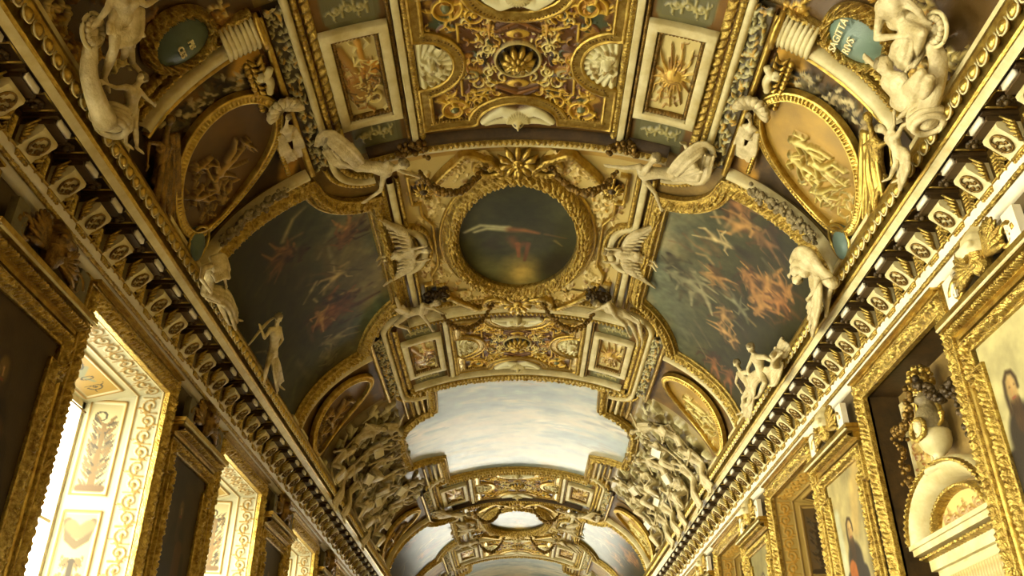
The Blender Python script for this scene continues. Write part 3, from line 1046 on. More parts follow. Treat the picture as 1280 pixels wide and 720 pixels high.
            rs.ball(a3(sgn*4.24, CON/2, EYE+5.1), .035, 6, 5)
            mk_child(rs, 'rosette', 'bronze', first)
            gd = MB().box((sgn*4.10, CON/2-.12, EYE+5.13), (sgn*4.4, CON/2-.1, EYE+5.15)).box((sgn*4.10, CON/2+.1, EYE+5.13), (sgn*4.4, CON/2+.12, EYE+5.15))
            gd.box((sgn*4.09, CON/2-.12, EYE+5.13), (sgn*4.11, CON/2+.12, EYE+5.15))
            gd.box((sgn*4.385, -.1, EYE+4.755), (sgn*4.42, .1, EYE+4.783))
            for q in range(5):
                gd.box((sgn*4.385, -.085+.04*q-.012, EYE+4.725), (sgn*4.415, -.085+.04*q+.012, EYE+4.757))
            mk_child(gd, 'guttae', 'gold', first)
            loc0 = np.array(first.location)
            first.location = loc0+a3(0, y, 0)-a3(0, world(root)[1], 0)*0
            first['y'] = y
            FK = kids(first)
            del first['y']
            firsty = y
        else:
            c = first.copy()
            COL.objects.link(c)
            c.location = np.array(first.location)+a3(0, y-firsty, 0)
            for ch in FK:
                d = ch.copy()
                COL.objects.link(d)
                d.parent = c
        k += 1
        y += CON
    # plinth ledge under the figures
    mb = MB()
    for y0, y1 in ((3.4, 6.85), (8.0, 9.35), (14.2, 15.4), (16.2, 24.0), (25.0, 26.6), (32, 43)):
        mb.box((sgn*3.93, y0, EYE+5.36), (sgn*4.2, y1, EYE+5.52))
    mb.build('plinth', 'cream', root, smooth=False)
    return root


def mk_child(mb, name, mat, parent):
    return mb.build(name, mat, parent, smooth=(mat != 'brown'))


CL = cornice('left', -1)
CR = cornice('right', 1)

# =================================================================== VAULT BAYS
NTH = {0: 'nearest', 7.96: 'second', 17.8: 'third', 25.7: 'farthest'}
YA = 7.82
AE = 1.38
trim_no = [2]


def trim(surf, path, prof, mat, **k):
    trim_no[0] += 1
    return struct(mould('trim_%d' % trim_no[0], surf, path, prof, mat, **k))


def copies(objs, dys):
    for dy in dys:
        for o in objs:
            trim_no[0] += 1
            c = o.copy()
            c.name = 'trim_%d' % trim_no[0]
            COL.objects.link(c)
            c.location = (o.location[0], o.location[1]+dy, o.location[2])


# ground of the A bays: dark painted band under the mouldings, and the long strips
A_trims = []
ra = Ras(-3.0, 3.0, YA-AE-.02, YA+AE+.05, .03, (104, 72, 28))
for sg in (-1, 1):
    ra.stroke([(sg*2.72, YA-2), (sg*2.72, YA+2)], .13, 0, (70, 58, 34), soft=.05)
    ra.stroke([(sg*2.38, YA-2), (sg*2.38, YA+2)], .07, 0, (120, 74, 24), soft=.05)
    ra.stroke([(sg*1.9, YA-2), (sg*1.9, YA-1.0)], .34, 0, (104, 98, 66), soft=.05)
    ra.stroke([(sg*1.9, YA+1.0), (sg*1.9, YA+2)], .34, 0, (104, 98, 66), soft=.05)
ra.grain(.3, 4, 3)
A_trims.append(struct(ra.mesh('trim_90', VAULT, 'fresco', h0=.012)))
for sg in (-1, 1):
    def strip(u, prof, mat, **k):
        A_trims.append(trim(VAULT, [(sg*u, YA-AE), (sg*u, YA+AE)], prof, mat, **k))
    strip(1.31, halfround(.10, .05, 7), 'goldcarve', ds=.012, carve=bead(.05, .03), h0=.02)
    strip(1.41, [(-.045, 0), (-.045, .07), (-.03, .075), (.03, .075), (.045, .07), (.045, 0)], 'cream', h0=.02)
    strip(1.495, halfround(.055, .045, 7), 'golddark', ds=.012, carve=bead(.04, .03), h0=.015)
    strip(2.385, halfround(.11, .035, 9), 'goldcarve', ds=.015, carve=rope(.14, 4, .02), h0=.02)
    strip(2.90, [(-.04, 0), (-.03, .12), (.03, .13), (.04, 0)], 'gold', h0=.02)
    # foliage band in grey stucco
    rr = Ras(sg*2.72-.12, sg*2.72+.12, YA-AE, YA+AE, .012, (72, 60, 34))
    for k in range(170):
        x, y = sg*2.72+RNG.uniform(-.1, .1), YA+RNG.uniform(-AE, AE)
        a = RNG.uniform(0, 2*pi)
        rr.stroke([(x, y), (x+.05*cos(a), y+.05*sin(a))], .022, .05, (176, 164, 116) if RNG.random() < .7 else (190, 150, 64), .01)
    A_trims.append(struct(rr.mesh('trim_91', VAULT, 'relief', h0=.05)))
    # bead, cream fillet and wave that bend round the bay's corners into the next bay
    for u, prof, mat, k in ((2.50, halfround(.09, .07, 7), 'goldcarve', dict(ds=.014, carve=bead(.075, .05))),
                            (2.595, [(-.045, 0), (-.04, .1), (-.015, .12), (.02, .115), (.045, .07), (.045, 0)], 'cream', dict(ds=.03))):
        rad = u-2.08
        arc = [(sg*(2.08+rad*cos(t)), YA+AE+.06+rad*sin(t)) for t in np.linspace(0, pi/2, 14)]
        arc2 = [(p[0], 2*YA-p[1]) for p in arc[::-1]]
        A_trims.append(trim(VAULT, arc2+arc, prof, mat, h0=.02, **k))
    for e in (-1, 1):                                 # one more beaded arc outside them in each corner
        arc = [(sg*(2.08+.63*cos(t)), YA+e*(AE+.06+.63*sin(t))) for t in np.linspace(.05, pi/2, 14)]
        A_trims.append(trim(VAULT, arc if e > 0 else arc[::-1], halfround(.07, .06, 6), 'gold', h0=.02, ds=.013, carve=bead(.06, .04)))
# cross ribs closing the bay
for s in (-1, 1):
    y = YA+s*(AE+.03)
    A_trims.append(trim(VAULT, [(-2.1, y), (2.1, y)], [(-.1, 0), (-.1, .1), (-.06, .12), (.0, .13), (.06, .12), (.1, .02)], 'brown', ds=.06, h0=.0))  # dark brown puts the shadow of the rib's near face into its colour
    A_trims.append(trim(VAULT, [(-2.1, y+s*.06), (2.1, y+s*.06)], halfround(.07, .06, 5), 'goldcarve', ds=.016, carve=dentil(.075, .035), h0=.12))
    A_trims.append(trim(VAULT, [(-2.1, y+s*.13), (2.1, y+s*.13)], [(-.04, 0), (-.04, .12), (.0, .13), (.06, .09), (.08, 0)], 'cream', ds=.06, h0=.02))
copies(A_trims, [7.96, 17.8, 25.7])

# ---- the painted arabesque field in the middle of the bay
HX, HY = 1.2, 1.12
fret = []
R1 = .47
for a in np.linspace(-pi/2, pi/2, 15):
    fret.append((-HX+R1*cos(a), R1*sin(a)))
left = [(-HX, -HY)]+fret+[(-HX, HY)]
endb = [(-.62+0*k, HY) for k in range(1)]+[(.6*-cos(t), HY-.42*sin(t)) for t in np.linspace(0.02, pi-.02, 15)]
right = [(-p[0], p[1]) for p in left[::-1]]
enda = [(-p[0], -p[1]) for p in endb]
FRET = [(p[0], p[1]+YA) for p in left+endb+right+enda]
inner = poly_inside(FRET)
ap = thing('arabesque_panel', 'x', 'ceiling panel', VAULT.pos(0, YA, .02), 'arabesque panels of the vault')
ra = Ras(-HX, HX, YA-HY, YA+HY, .0085, (92, 58, 22), .1)
AX, AY = np.abs(ra.A), np.abs(ra.B-YA)
n = fbm(AX*3.4+5, ra.B*3.0, 4)
m = np.clip((n-.47)*9, 0, 1)[..., None]
ra.C[..., :3] = ra.C[..., :3]*(1-m)+np.array((176, 134, 50))*m
n2 = fbm(AX*3.4, ra.B*3.4+2, 9)
m = np.clip((n2-.58)*10, 0, 1)[..., None]
ra.C[..., :3] = ra.C[..., :3]*(1-m)+np.array((66, 74, 52))*m
m = np.clip((.39-n2)*10, 0, 1)[..., None]
ra.C[..., :3] = ra.C[..., :3]*(1-m)+np.array((98, 54, 24))*m
GOLDC, PALE, TAN = (210, 172, 70), (222, 202, 132), (156, 114, 48)
cols = [GOLDC, GOLDC, GOLDC, PALE, TAN, (84, 52, 20), (74, 80, 56), (104, 58, 26)]
for k in range(150):                                  # fine strapwork and foliage, the same on both halves
    x, y = RNG.uniform(.05, 1.12), RNG.uniform(-1.05, 1.05)
    a, b = RNG.uniform(0, 6.28), RNG.choice((-1, 1))*RNG.uniform(.6, 1.6)
    c = cols[RNG.integers(len(cols))]
    L = RNG.uniform(.06, .13)
    r0 = RNG.uniform(.013, .026)
    for sx in (-1, 1):
        pts, ang, p0 = [], a, np.array((x, y))
        for q in range(6):
            pts.append((sx*p0[0], YA+p0[1]))
            p0 = p0+L*.4*np.array((cos(ang), sin(ang)))
            ang += b*.55
        ra.stroke(pts, r0, .02+.014*(c[0] > 150), c, r0*.35, metal=.4 if c[0] > 150 else 0)
for sx in (-1, 1):
    for sy in (-1, 1):
        def q(x, y):
            return (sx*x, YA+sy*y)
        ra.disc(q(.82, .86), .2, .14, 0, .0, (176, 128, 46), metal=.4)
        ra.spiral(q(.84, .86), .2, 1.7, .3*sx, sx*sy, .026, .05, GOLDC, .6, 6)
        ra.disc(q(.84, .86), .06, .06, 0, .06, (120, 122, 90))
        ra.spiral(q(.5, .72), .13, 1.6, 2*sx, -sx*sy, .02, .045, GOLDC, .6, 5)
        ra.stroke([q(.1, .62), q(.24, .54), q(.4, .5), q(.62, .56)], .024, .04, GOLDC, .012, metal=.5)
        ra.spiral(q(.36, .2), .085, 1.8, 0, sx*sy, .017, .04, PALE, .3, 3)
        ra.stroke([q(.72, .34), q(.72, .6), q(.6, .62)], .02, .03, GOLDC, .014, metal=.5)
    ra.stroke([(sx*.43, YA-.09), (sx*.4, YA), (sx*.43, YA+.09)], .022, .03, (44, 30, 14))
    ra.disc((sx*.66, YA-.2), .12, .07, 0, .03, (92, 56, 24))
    ra.disc((sx*.66, YA-.08), .11, .05, 0, .03, (170, 120, 50))
    ra.disc((sx*.62, YA+.24), .13, .07, 0, .03, (150, 140, 96), ring=.3)
    mini(ra, (sx*.64, YA+.05), .2, .1, 5, .04, (176, 124, 56), None, sx)
    mini(ra, (sx*.36, YA-.5), .2, 2.9, 6, .04, (196, 150, 66), None, sx)
for sy in (-1, 1):
    for dr, c in ((.0, (92, 58, 24)), (.07, (128, 84, 34)), (.14, (76, 46, 20))):
        ra.stroke([(-.26, YA+sy*(.44+dr*.6)), (0, YA+sy*(.54+dr)), (.26, YA+sy*(.44+dr*.6))], .035, .03, c, .03)
    ra.disc((0, YA+sy*.42), .15, .07, 0, .05, GOLDC, metal=.4)
    ra.disc((0, YA+sy*.42), .06, .05, 0, .06, (120, 80, 30))
ra.disc((0, YA), .3, .3, 0, 0, (56, 42, 18))
ra.disc((0, YA), .3, .3, 0, .05, (196, 176, 116), ring=.14, metal=.2)
fld = ra.mesh('painted_field', VAULT, 'relief', ap, h0=.03, inside=inner)
mould('fret_frame', VAULT, FRET, [(-.085, 0, 0), (-.085, .06, 0), (-.06, .075, 0), (-.05, .055, .0), (.045, .055, .6), (.055, .075, 0), (.085, .06, 0), (.085, 0, 0)], 'gold', ap, True, .02, dentil(.045, .016), .02)
mould('bead_row', VAULT, [(p[0]*.94, YA+(p[1]-YA)*.93) for p in FRET], halfround(.05, .04, 5), 'golddark', ap, True, .01, dentil(.045, .03), .03)
mb = MB()
c = VAULT.pos(0, YA, .0)
for rad, n, rr_, z in ((.17, 10, .05, .08), (.09, 8, .036, .13)):
    for k in range(n):
        a = 2*pi*k/n
        mb.tube(VAULT.pos([.03*cos(a), rad*cos(a), rad*1.25*cos(a)], [YA+.03*sin(a), YA+rad*sin(a), YA+rad*1.25*sin(a)], [z+.05, z+.03, z-.05]), [rr_*.5, rr_, rr_*.5], 6)
mb.ball(c-a3(0, 0, .2), .05)
mb.build('rosette', 'gold', ap)
# shells at the sides, winged masks at the ends
for sx, nm in ((-1, 'side_shell'), (1, 'side_shell')):
    rs = Ras(min(sx*1.25, sx*.78), max(sx*1.25, sx*.78), YA-.42, YA+.42, .012, (206, 192, 146))
    c0 = (sx*1.22, YA)
    for k in range(13):
        a = -pi/2*.95+pi*.95*k/12
        rs.stroke([c0, (c0[0]-sx*.4*cos(a), YA+.4*sin(a))], .012, .05, (224, 212, 168), .04)
    for k in range(26):
        x, y = RNG.uniform(.0, .3), RNG.normal()*.12
        a = RNG.uniform(0, 6.28)
        rs.stroke([(c0[0]-sx*x, YA+y), (c0[0]-sx*x+.07*cos(a), YA+y+.07*sin(a))], .035, .09, random.choice([(216, 204, 160), (196, 180, 128), (150, 124, 66)]), .02)
    rs.disc((c0[0]-sx*.12, YA-.02), .07, .07, 0, .16, (224, 212, 170))
    rs.mesh(nm, VAULT, 'relief', ap, h0=.02, inside=lambda X, Y, c0=c0: np.hypot(X-c0[0], Y-YA) < .41)
for sy in (-1, 1):
    rs = Ras(-.56, .56, min(YA+sy*.72, YA+sy*1.24), max(YA+sy*.72, YA+sy*1.24), .012, (92, 58, 24))
    yy = YA+sy*1.1
    for sx in (-1, 1):
        rs.stroke([(sx*.06, yy-sy*.12), (sx*.2, yy-sy*.2), (sx*.34, yy-sy*.12), (sx*.47, yy)], .13, .09, (226, 216, 176), .05)
        rs.stroke([(sx*.1, yy-sy*.02), (sx*.3, yy), (sx*.44, yy+sy*.04)], .09, .08, (214, 202, 158), .03)
    for k in range(14):
        a = pi*k/13
        rs.stroke([(.02*cos(a), yy-sy*.02), (.15*cos(a), yy-sy*.02-sy*.17*sin(a))], .035, .12, (198, 180, 126), .02)
    rs.disc((0, yy), .1, .12, 0, .16, (206, 188, 132))
    for sx in (-1, 1):
        rs.disc((sx*.04, yy-sy*.02), .02, .02, 0, .0, (80, 60, 30))
    rs.disc((0, yy+sy*.03), .03, .05, 0, .2, (214, 196, 140))
    rs.mesh('winged_mask', VAULT, 'relief', ap, h0=.04, inside=lambda X, Y, sy=sy: (X/.55)**2+((Y-YA-sy*1.2)/.46)**2 < 1)


def set_panel_labels(root, dys, text, group):
    for i, dy in enumerate([0]+dys):
        lab = text % ['nearest bay', 'before the sky painting', 'beyond the sky painting', 'farthest bay'][i]
        if i == 0:
            root['label'] = lab
        else:
            dup(root, dy, lab, group)


DYS = [7.96, 17.8, 25.7]
set_panel_labels(ap, DYS, 'gold and maroon arabesque crown panel with rosette boss, %s', 'arabesque panels of the vault')

# ---- white framed side panels
for sg, side in ((-1, 'left'), (1, 'right')):
    tp = thing('trophy_panel', 'x', 'ceiling panel', VAULT.pos(sg*1.93, YA, .02), 'white framed panels of the vault')
    a0, a1 = sorted((sg*1.62, sg*2.24))
    rp = Ras(a0, a1, YA-.72, YA+.72, .009, (204, 182, 122), .0)
    cx = sg*1.93
    if sg < 0:
        OR, OB = (160, 120, 52), (104, 76, 34)
        rp.stroke([(cx-.22, YA-.5), (cx-.05, YA-.05), (cx+.16, YA+.42)], .07, .05, OR, .03, metal=.3)
        rp.stroke([(cx+.02, YA-.58), (cx+.04, YA-.2), (cx-.04, YA+.2)], .05, .05, (200, 150, 60), .03, metal=.3)
        rp.disc((cx-.02, YA+.3), .19, .14, .3, .06, OB)
        rp.disc((cx+.1, YA+.36), .1, .1, 0, .07, PALE, ring=.4)
        rp.disc((cx-.07, YA+.12), .16, .2, .4, .06, OR, metal=.3)
        rp.disc((cx+.12, YA-.12), .12, .15, .2, .05, (204, 142, 44), metal=.3)
        for k in range(70):
            a = RNG.uniform(0, 6.28)
            x, y = cx+RNG.normal()*.13, YA+RNG.normal()*.28
            rp.stroke([(x, y), (x+.1*cos(a), y+.1*sin(a)), (x+.16*cos(a+.7), y+.16*sin(a+.7))], .018, .045, random.choice([OR, OB, (160, 110, 40), PALE]), .008)
    else:
        for k in range(26):
            a = 2*pi*k/26
            L = .3 if k % 2 else .5
            rp.stroke([(cx+.1*cos(a), YA+.1*sin(a)), (cx+L*.5*cos(a+.1), YA+L*.62*sin(a+.1)), (cx+L*.58*cos(a), YA+L*1.1*sin(a))], .026, .05, random.choice([(186, 146, 62), (156, 112, 44), (204, 170, 84)]), .006, metal=.3)
        rp.disc((cx, YA), .13, .15, 0, .08, (196, 156, 70), metal=.4)
        for k in range(20):
            a = RNG.uniform(0, 6.28)
            x, y = cx+RNG.normal()*.13, YA+RNG.normal()*.3
            rp.stroke([(x, y), (x+.07*cos(a), y+.07*sin(a)), (x+.12*cos(a+.8), y+.12*sin(a+.8))], .016, .035, random.choice([(170, 126, 54), (130, 94, 40)]), .006)
    rp.mesh('trophy_relief' if sg < 0 else 'sunburst_relief', VAULT, 'relief', tp, h0=.025)
    box = lambda d: [(a0-d, YA-.72-d), (a1+d, YA-.72-d), (a1+d, YA+.72+d), (a0-d, YA+.72+d)]
    mould('white_frame', VAULT, box(.035), [(-.06, 0), (-.06, .09), (-.045, .1), (.045, .1), (.06, .085), (.06, 0)], 'cream', tp, True, .05, h0=.02)
    mould('bead_border', VAULT, box(-.055), halfround(.06, .05, 7), 'golddark', tp, True, .012, bead(.045, .035), .03)
    set_panel_labels(tp, DYS, ('cream framed gold trophy panel, left half of the arch, %s' if sg < 0 else 'cream framed gold sunburst panel, right half of the arch, %s'), 'white framed panels of the vault')
    # grey cartouches at both ends of the panel
    for e, ends in ((1, 'beyond'), (-1, 'in front of')):
        gc = Ras(a0+.02, a1-.02, *sorted((YA+e*.88, YA+e*1.28)), .014, (104, 98, 66))
        rinceau(gc, (a0+.1, YA+e*1.06), (a1-.1, YA+e*1.06), .26, 3, .03, (166, 152, 98), None, .018)
        o = gc.mesh('scroll_cartouche', VAULT, 'relief', None, h0=.02)
        tag(o, 'x', 'ceiling ornament', 'grey scroll cartouches of the vault')
        set_panel_labels(o, DYS, 'grey green scroll cartouche %s the %s cream panel, %%s' % (ends, 'trophy' if sg < 0 else 'sunburst'), 'grey scroll cartouches of the vault')

# =================================================================== OCULUS BAYS (dark oval, two lunettes)
YO = 11.84
ORX, ORY = 1.02, 1.6
DB = 17.7                                            # from the near oculus bay to the far one


def near_far(o, near, far, group, dy=DB):
    o['label'] = near
    o['group'] = group
    c = dup(o, dy, far, group)
    for ch in kids(c):
        if ch.data.materials and ch.data.materials[0] == M['matte']:   # far canvases swap to a glossier paint to take window glare
            ch.material_slots[0].link = 'OBJECT'
            ch.material_slots[0].material = M['paint']
    return c


# -- the oval painting
oc = thing('oval_painting', 'x', 'ceiling painting', VAULT.pos(0, YO, 0), 'oval paintings on the crown')
p = Ras(-1.2, 1.2, YO-1.8, YO+1.8, .016, (54, 52, 26))
n = fbm(p.A*1.3, p.B*.9, 3)
p.C[..., :3] += ((n-.5)*44)[..., None]*np.array((1, 1, .75))
p.disc((.05, YO+1.15), .5, .75, 0, 0, (176, 146, 76), .9)
p.disc((-.45, YO+.95), .5, .5, 0, 0, (112, 108, 70), .9, alpha=.7)
p.disc((.75, YO+.9), .5, .7, .3, 0, (40, 34, 20), .7)
p.disc((.0, YO-.7), .7, .6, 0, 0, (44, 44, 28), .8, alpha=.7)
for q in ([(-.86, -.22), (-.6, -.38), (-.3, -.3), (-.16, -.28)], [(-.7, -.2), (-.5, -.28), (-.2, -.22)]):
    p.stroke([(a, YO+b) for a, b in q], .05, 0, (168, 160, 122), .09, soft=.9)
p.stroke([(-.12, YO-.22), (.1, YO-.2), (.34, YO-.12)], .12, 0, (124, 80, 42), .06, soft=.9)
p.stroke([(-.1, YO+.05), (-.02, YO+.3), (.1, YO+.2)], .14, 0, (94, 62, 34), .1, soft=.9)
p.stroke([(.0, YO+.2), (.02, YO+.62)], .06, 0, (122, 74, 40), .04, soft=.6)
p.stroke([(.18, YO+.2), (.12, YO+.74)], .06, 0, (104, 62, 34), .04, soft=.6)
p.stroke([(-.4, YO+.05), (-.5, YO+.2), (-.38, YO+.3)], .14, 0, (50, 44, 24), soft=.8)
p.stroke([(.45, YO-.1), (.8, YO-.02)], .05, 0, (88, 66, 34), .02, soft=.8)
p.stroke([(.62, YO+.08), (.74, YO+.22)], .05, 0, (104, 92, 52), .02, soft=.8)
p.grain(.16, 9, 5)
p.mesh('canvas', VAULT, 'matte', oc, h0=.04, inside=lambda X, Y: (X/1.08)**2+((Y-YO)/1.68)**2 < 1)
el = ellipse(0, YO, ORX+.1, ORY+.12, 110)
mould('leaf_frame', VAULT, el, [(-.15, 0, 0), (-.15, .08, 0), (-.12, .13, 1), (-.06, .18, 1), (0, .2, 1), (.06, .17, 1), (.1, .1, .6), (.13, .06, 0), (.15, .08, 0), (.15, 0, 0)], 'goldcarve', oc, True, .01, pebble(.095, .06, .06), .02)
mould('inner_fillet', VAULT, ellipse(0, YO, ORX, ORY, 110), halfround(.05, .04, 5), 'gold', oc, True, .04, None, .05)
mould('outer_fillet', VAULT, ellipse(0, YO, ORX+.26, ORY+.28, 110), halfround(.05, .05, 5), 'gold', oc, True, .04, None, .05)
near_far(oc, 'large dark oval painting in a gilt leaf frame on the near crown', 'pale far oval painting on the crown beyond the long sky painting', 'oval paintings on the crown')

# -- stucco spandrel field around it
sp = Ras(-2.04, 2.04, YO-2.5, YO+2.45, .018, (206, 180, 116))
for sx in (-1, 1):
    sp.stroke([(sx*1.9, YO-2.6), (sx*1.9, YO+2.6)], .16, 0, (120, 84, 36), soft=.03)
    for sy in (-1, 1):
        sp.disc((sx*1.42, YO+sy*1.56), .19, .19, 0, .02, (70, 48, 20))
        for k in range(8):
            a = k*.8
            sp.spiral((sx*(1.42-.16*(k % 3)), YO+sy*(1.2-.16*k)), .1, 1.4, a, 1 if k % 2 else -1, .018, .05, (222, 196, 132), .1, 3)
        for k in range(60):
            x, y = RNG.uniform(.2, 1.65), RNG.uniform(.6, 1.9)
            if (x/1.33)**2+(y/1.95)**2 < 1:
                continue
            a = RNG.uniform(0, 6.28)
            sp.stroke([(sx*x, YO+sy*y), (sx*(x+.06*cos(a)), YO+sy*(y+.06*sin(a))), (sx*(x+.09*cos(a+1)), YO+sy*(y+.09*sin(a+1)))], .022, .05, random.choice([(226, 200, 138), (214, 170, 84), (150, 106, 46)]), .008)
sp.stroke([(-2.1, YO-2.38), (2.1, YO-2.38)], .2, 0, (184, 146, 74), soft=.05)
o = struct(sp.mesh('trim_60', VAULT, 'relief', h0=.005))
B_trims = [o]
# -- stepped gilt border with the half-round bulge where the winged figures sit


def bulge(u, ub, y0, y1, yb, rb):
    return [(u, y0), (u, yb-rb)]+[(u-(u-ub)*sin(t)**.9, yb-rb*cos(t)) for t in np.linspace(.1, pi-.1, 15)]+[(u, yb+rb), (u, y1)]


for sg in (-1, 1):
    for u, ub, prof, mat, k in ((2.0, 1.66, halfround(.07, .06, 6), 'goldcarve', dict(ds=.013, carve=bead(.065, .045))),
                                (1.88, 1.54, [(-.05, 0), (-.05, .11), (-.03, .12), (.03, .12), (.05, .1), (.05, 0)], 'cream', dict(ds=.03)),
                                (1.77, 1.43, halfround(.08, .08, 7), 'goldcarve', dict(ds=.013, carve=bead(.07, .05)))):
        pa = [(sg*a, b) for a, b in bulge(u, ub, YO-1.95, YO+1.85, YO-.05, .62)]
        B_trims.append(trim(VAULT, pa, prof, mat, h0=.02, **k))
    st = [(1.5, YO-1.9), (1.62, YO-1.9), (1.62, YO-1.22), (1.5, YO-1.22), (1.5, YO-.9), (1.36, YO-.6), (1.36, YO+.6), (1.5, YO+.9), (1.5, YO+1.2), (1.64, YO+1.2), (1.64, YO+1.85), (1.5, YO+1.85)]
    B_trims.append(trim(VAULT, [(sg*a, b) for a, b in st], halfround(.06, .08, 6), 'gold', h0=.02, ds=.04))
    st = [(1.42, YO-1.8), (1.42, YO-1.3), (1.3, YO-1.3)]
    B_trims.append(trim(VAULT, [(sg*a, b) for a, b in st], halfround(.05, .06, 6), 'goldcarve', h0=.02, ds=.012, carve=bead(.05, .03)))
    st = [(1.3, YO+1.3), (1.44, YO+1.3), (1.44, YO+1.8)]
    B_trims.append(trim(VAULT, [(sg*a, b) for a, b in st], halfround(.05, .06, 6), 'goldcarve', h0=.02, ds=.012, carve=bead(.05, .03)))
B_trims.append(trim(VAULT, [(-1.6, YO+2.02), (-1.0, YO+2.06), (0, YO+2.1), (1.0, YO+2.06), (1.6, YO+2.02)], halfround(.07, .07, 6), 'goldcarve', ds=.013, carve=bead(.065, .045), h0=.02))
B_trims.append(trim(VAULT, [(-2.0, YO+2.34), (2.0, YO+2.34)], [(-.06, 0), (-.05, .1), (.05, .12), (.07, 0)], 'cream', ds=.06, h0=.02))
copies(B_trims, [DB])

# -- sunflower bosses in the four corners
for sx, sl in ((-1, 'left'), (1, 'right')):
    for sy, el_ in ((-1, 'near'), (1, 'far')):
        c = VAULT.pos(sx*1.42, YO+sy*1.56, .1)
        nn = VAULT.nrm(sx*1.42, YO+sy*1.56)
        e1, e2 = unit(np.cross(nn, a3(0, 1, 0))), a3(0, 1, 0)
        s_ = thing('sunflower_boss', 'x', 'rosette', VAULT.pos(sx*1.42, YO+sy*1.56, 0), 'sunflower bosses round the oval painting')
        mb = MB()
        for k in range(12):
            a = 2*pi*k/12
            d = e1*cos(a)+e2*sin(a)
            mb.tube([c+d*.04, c+d*.1+nn*.02, c+d*.17-nn*.02], [.02, .032, .008], 5)
        mb.build('petals', 'gold', s_)
        mb = MB().ball(c+nn*.01, (.065, .065, .05))
        mb.build('seed_head', 'bronze', s_)
        near_far(s_, 'gilt sunflower boss at the %s %s corner of the dark oval painting' % (el_, sl), 'tiny gilt sunflower boss at the %s %s corner of the pale far oval painting' % (el_, sl), 'sunflower bosses round the oval painting')


# -- scrolled pediments above and below the oval, with the mask between them
def volute(c, sx, sy, R):
    t = np.linspace(0, 1, 40)
    rad = R*(1-.85*t)
    a = pi/2+2*pi*1.4*t
    u = c[0]+sx*(-rad*np.cos(a)*0+rad*np.sin(a)*-.0)
    return np.stack([c[0]+sx*rad*np.cos(a), c[1]-sy*rad*np.sin(a)*-1], -1)


for sy, where in ((-1, 'near'), (1, 'far')):
    yv = YO+sy*2.05
    for sx, side in ((-1, 'left'), (1, 'right')):
        vt = thing('volute_scroll', 'x', 'ceiling ornament', VAULT.pos(sx*.7, yv, 0), 'volute scrolls round the oval')
        t = np.linspace(0, 1, 44)
        cx, cy, R = .46, YO+sy*(2.0 if sy < 0 else 2.12), .26
        a = pi*.75-2*pi*1.35*t*-1
        rad = R*(1-.8*t)
        sp_ = np.stack([cx-rad*np.cos(a+pi), cy+sy*rad*np.sin(a+pi)*-1], -1)
        body_ = [(1.28, YO+sy*1.62), (1.12, YO+sy*1.86), (.9, YO+sy*2.1), (.7, YO+sy*2.26)]
        pa = smoothline(body_+[tuple(v) for v in sp_[6::4]], 4)
        mould('scroll_band', VAULT, [(sx*q[0], q[1]) for q in pa], [(-.05, 0), (-.05, .13), (-.03, .15, .5), (.03, .15, .5), (.05, .13), (.05, 0)], 'gold', vt, False, .014, bead(.07, .03), .02)
        eye = MB()
        cc = VAULT.pos(sx*cx, cy, .12)
        for k in range(8):
            q = 2*pi*k/8
            eye.tube([cc, VAULT.pos(sx*cx+.09*cos(q), cy+.09*sin(q), .1)], [.02, .028], 5)
        eye.ball(cc, .045)
        eye.build('flower_eye', 'gold', vt)
        fr = Ras(*sorted((sx*.3, sx*1.24)), *sorted((YO+sy*1.6, YO+sy*2.3)), .016, (206, 178, 110))
        fr.spiral((sx*.98, YO+sy*1.9), .13, 1.7, 0, sx, .025, .05, (226, 198, 132), .1, 5)
        for k in range(40):
            x, y = RNG.uniform(.4, 1.2), RNG.uniform(1.65, 2.25)
            q = RNG.uniform(0, 6.28)
            fr.stroke([(sx*x, YO+sy*y), (sx*x+.06*cos(q), YO+sy*y+.06*sin(q))], .02, .04, random.choice([(222, 192, 124), (176, 130, 60)]), .008)
        poly = [(sx*q[0], q[1]) for q in body_]+[(sx*.45, YO+sy*2.3), (sx*.3, YO+sy*2.0), (sx*.62, YO+sy*1.78), (sx*1.0, YO+sy*1.62)]
        fr.mesh('foliage_field', VAULT, 'relief', vt, h0=.05, inside=poly_inside(poly))
        near_far(vt, 'gilt volute scroll at the %s end of the dark oval, %s of the mask' % (where, side), 'tiny gilt volute at the %s end of the pale far oval, %s of the mask' % (where, side), 'volute scrolls round the oval')
    # acanthus mask
    mk_ = thing('acanthus_mask', 'x', 'ceiling ornament', VAULT.pos(0, yv, 0), 'masks at the ends of the oval')
    mb = MB()
    c = VAULT.pos(0, YO+sy*2.08, .12)
    mb.ball(c, (.11, .14, .11)).ball(c+a3(0, -sy*.03, -.1), (.03, .05, .04)).ball(c+a3(.05, sy*.04, -.08), .028).ball(c+a3(-.05, sy*.04, -.08), .028).ball(c+a3(0, -sy*.1, -.07), (.06, .035, .04))
    mb.build('face', 'gold', mk_)
    mb = MB()
    for k in range(11):
        q = pi*(k-5)/5.2
        b0 = (.1*sin(q), YO+sy*(2.08+.1*cos(q)))
        b1 = (.24*sin(q), YO+sy*(2.08+.3*cos(q)))
        b2 = (.3*sin(q*1.08), YO+sy*(2.08+.36*cos(q)))
        mb.tube(VAULT.pos([b0[0], b1[0], b2[0]], [b0[1], b1[1], b2[1]], [.14, .16, .08]), [.05, .055, .015], 6)
    mb.build('leaves', 'gold', mk_)
    near_far(mk_, 'gilt acanthus mask at the %s end of the dark oval painting' % where, 'tiny gilt acanthus mask at the %s end of the pale far oval painting' % where, 'masks at the ends of the oval')
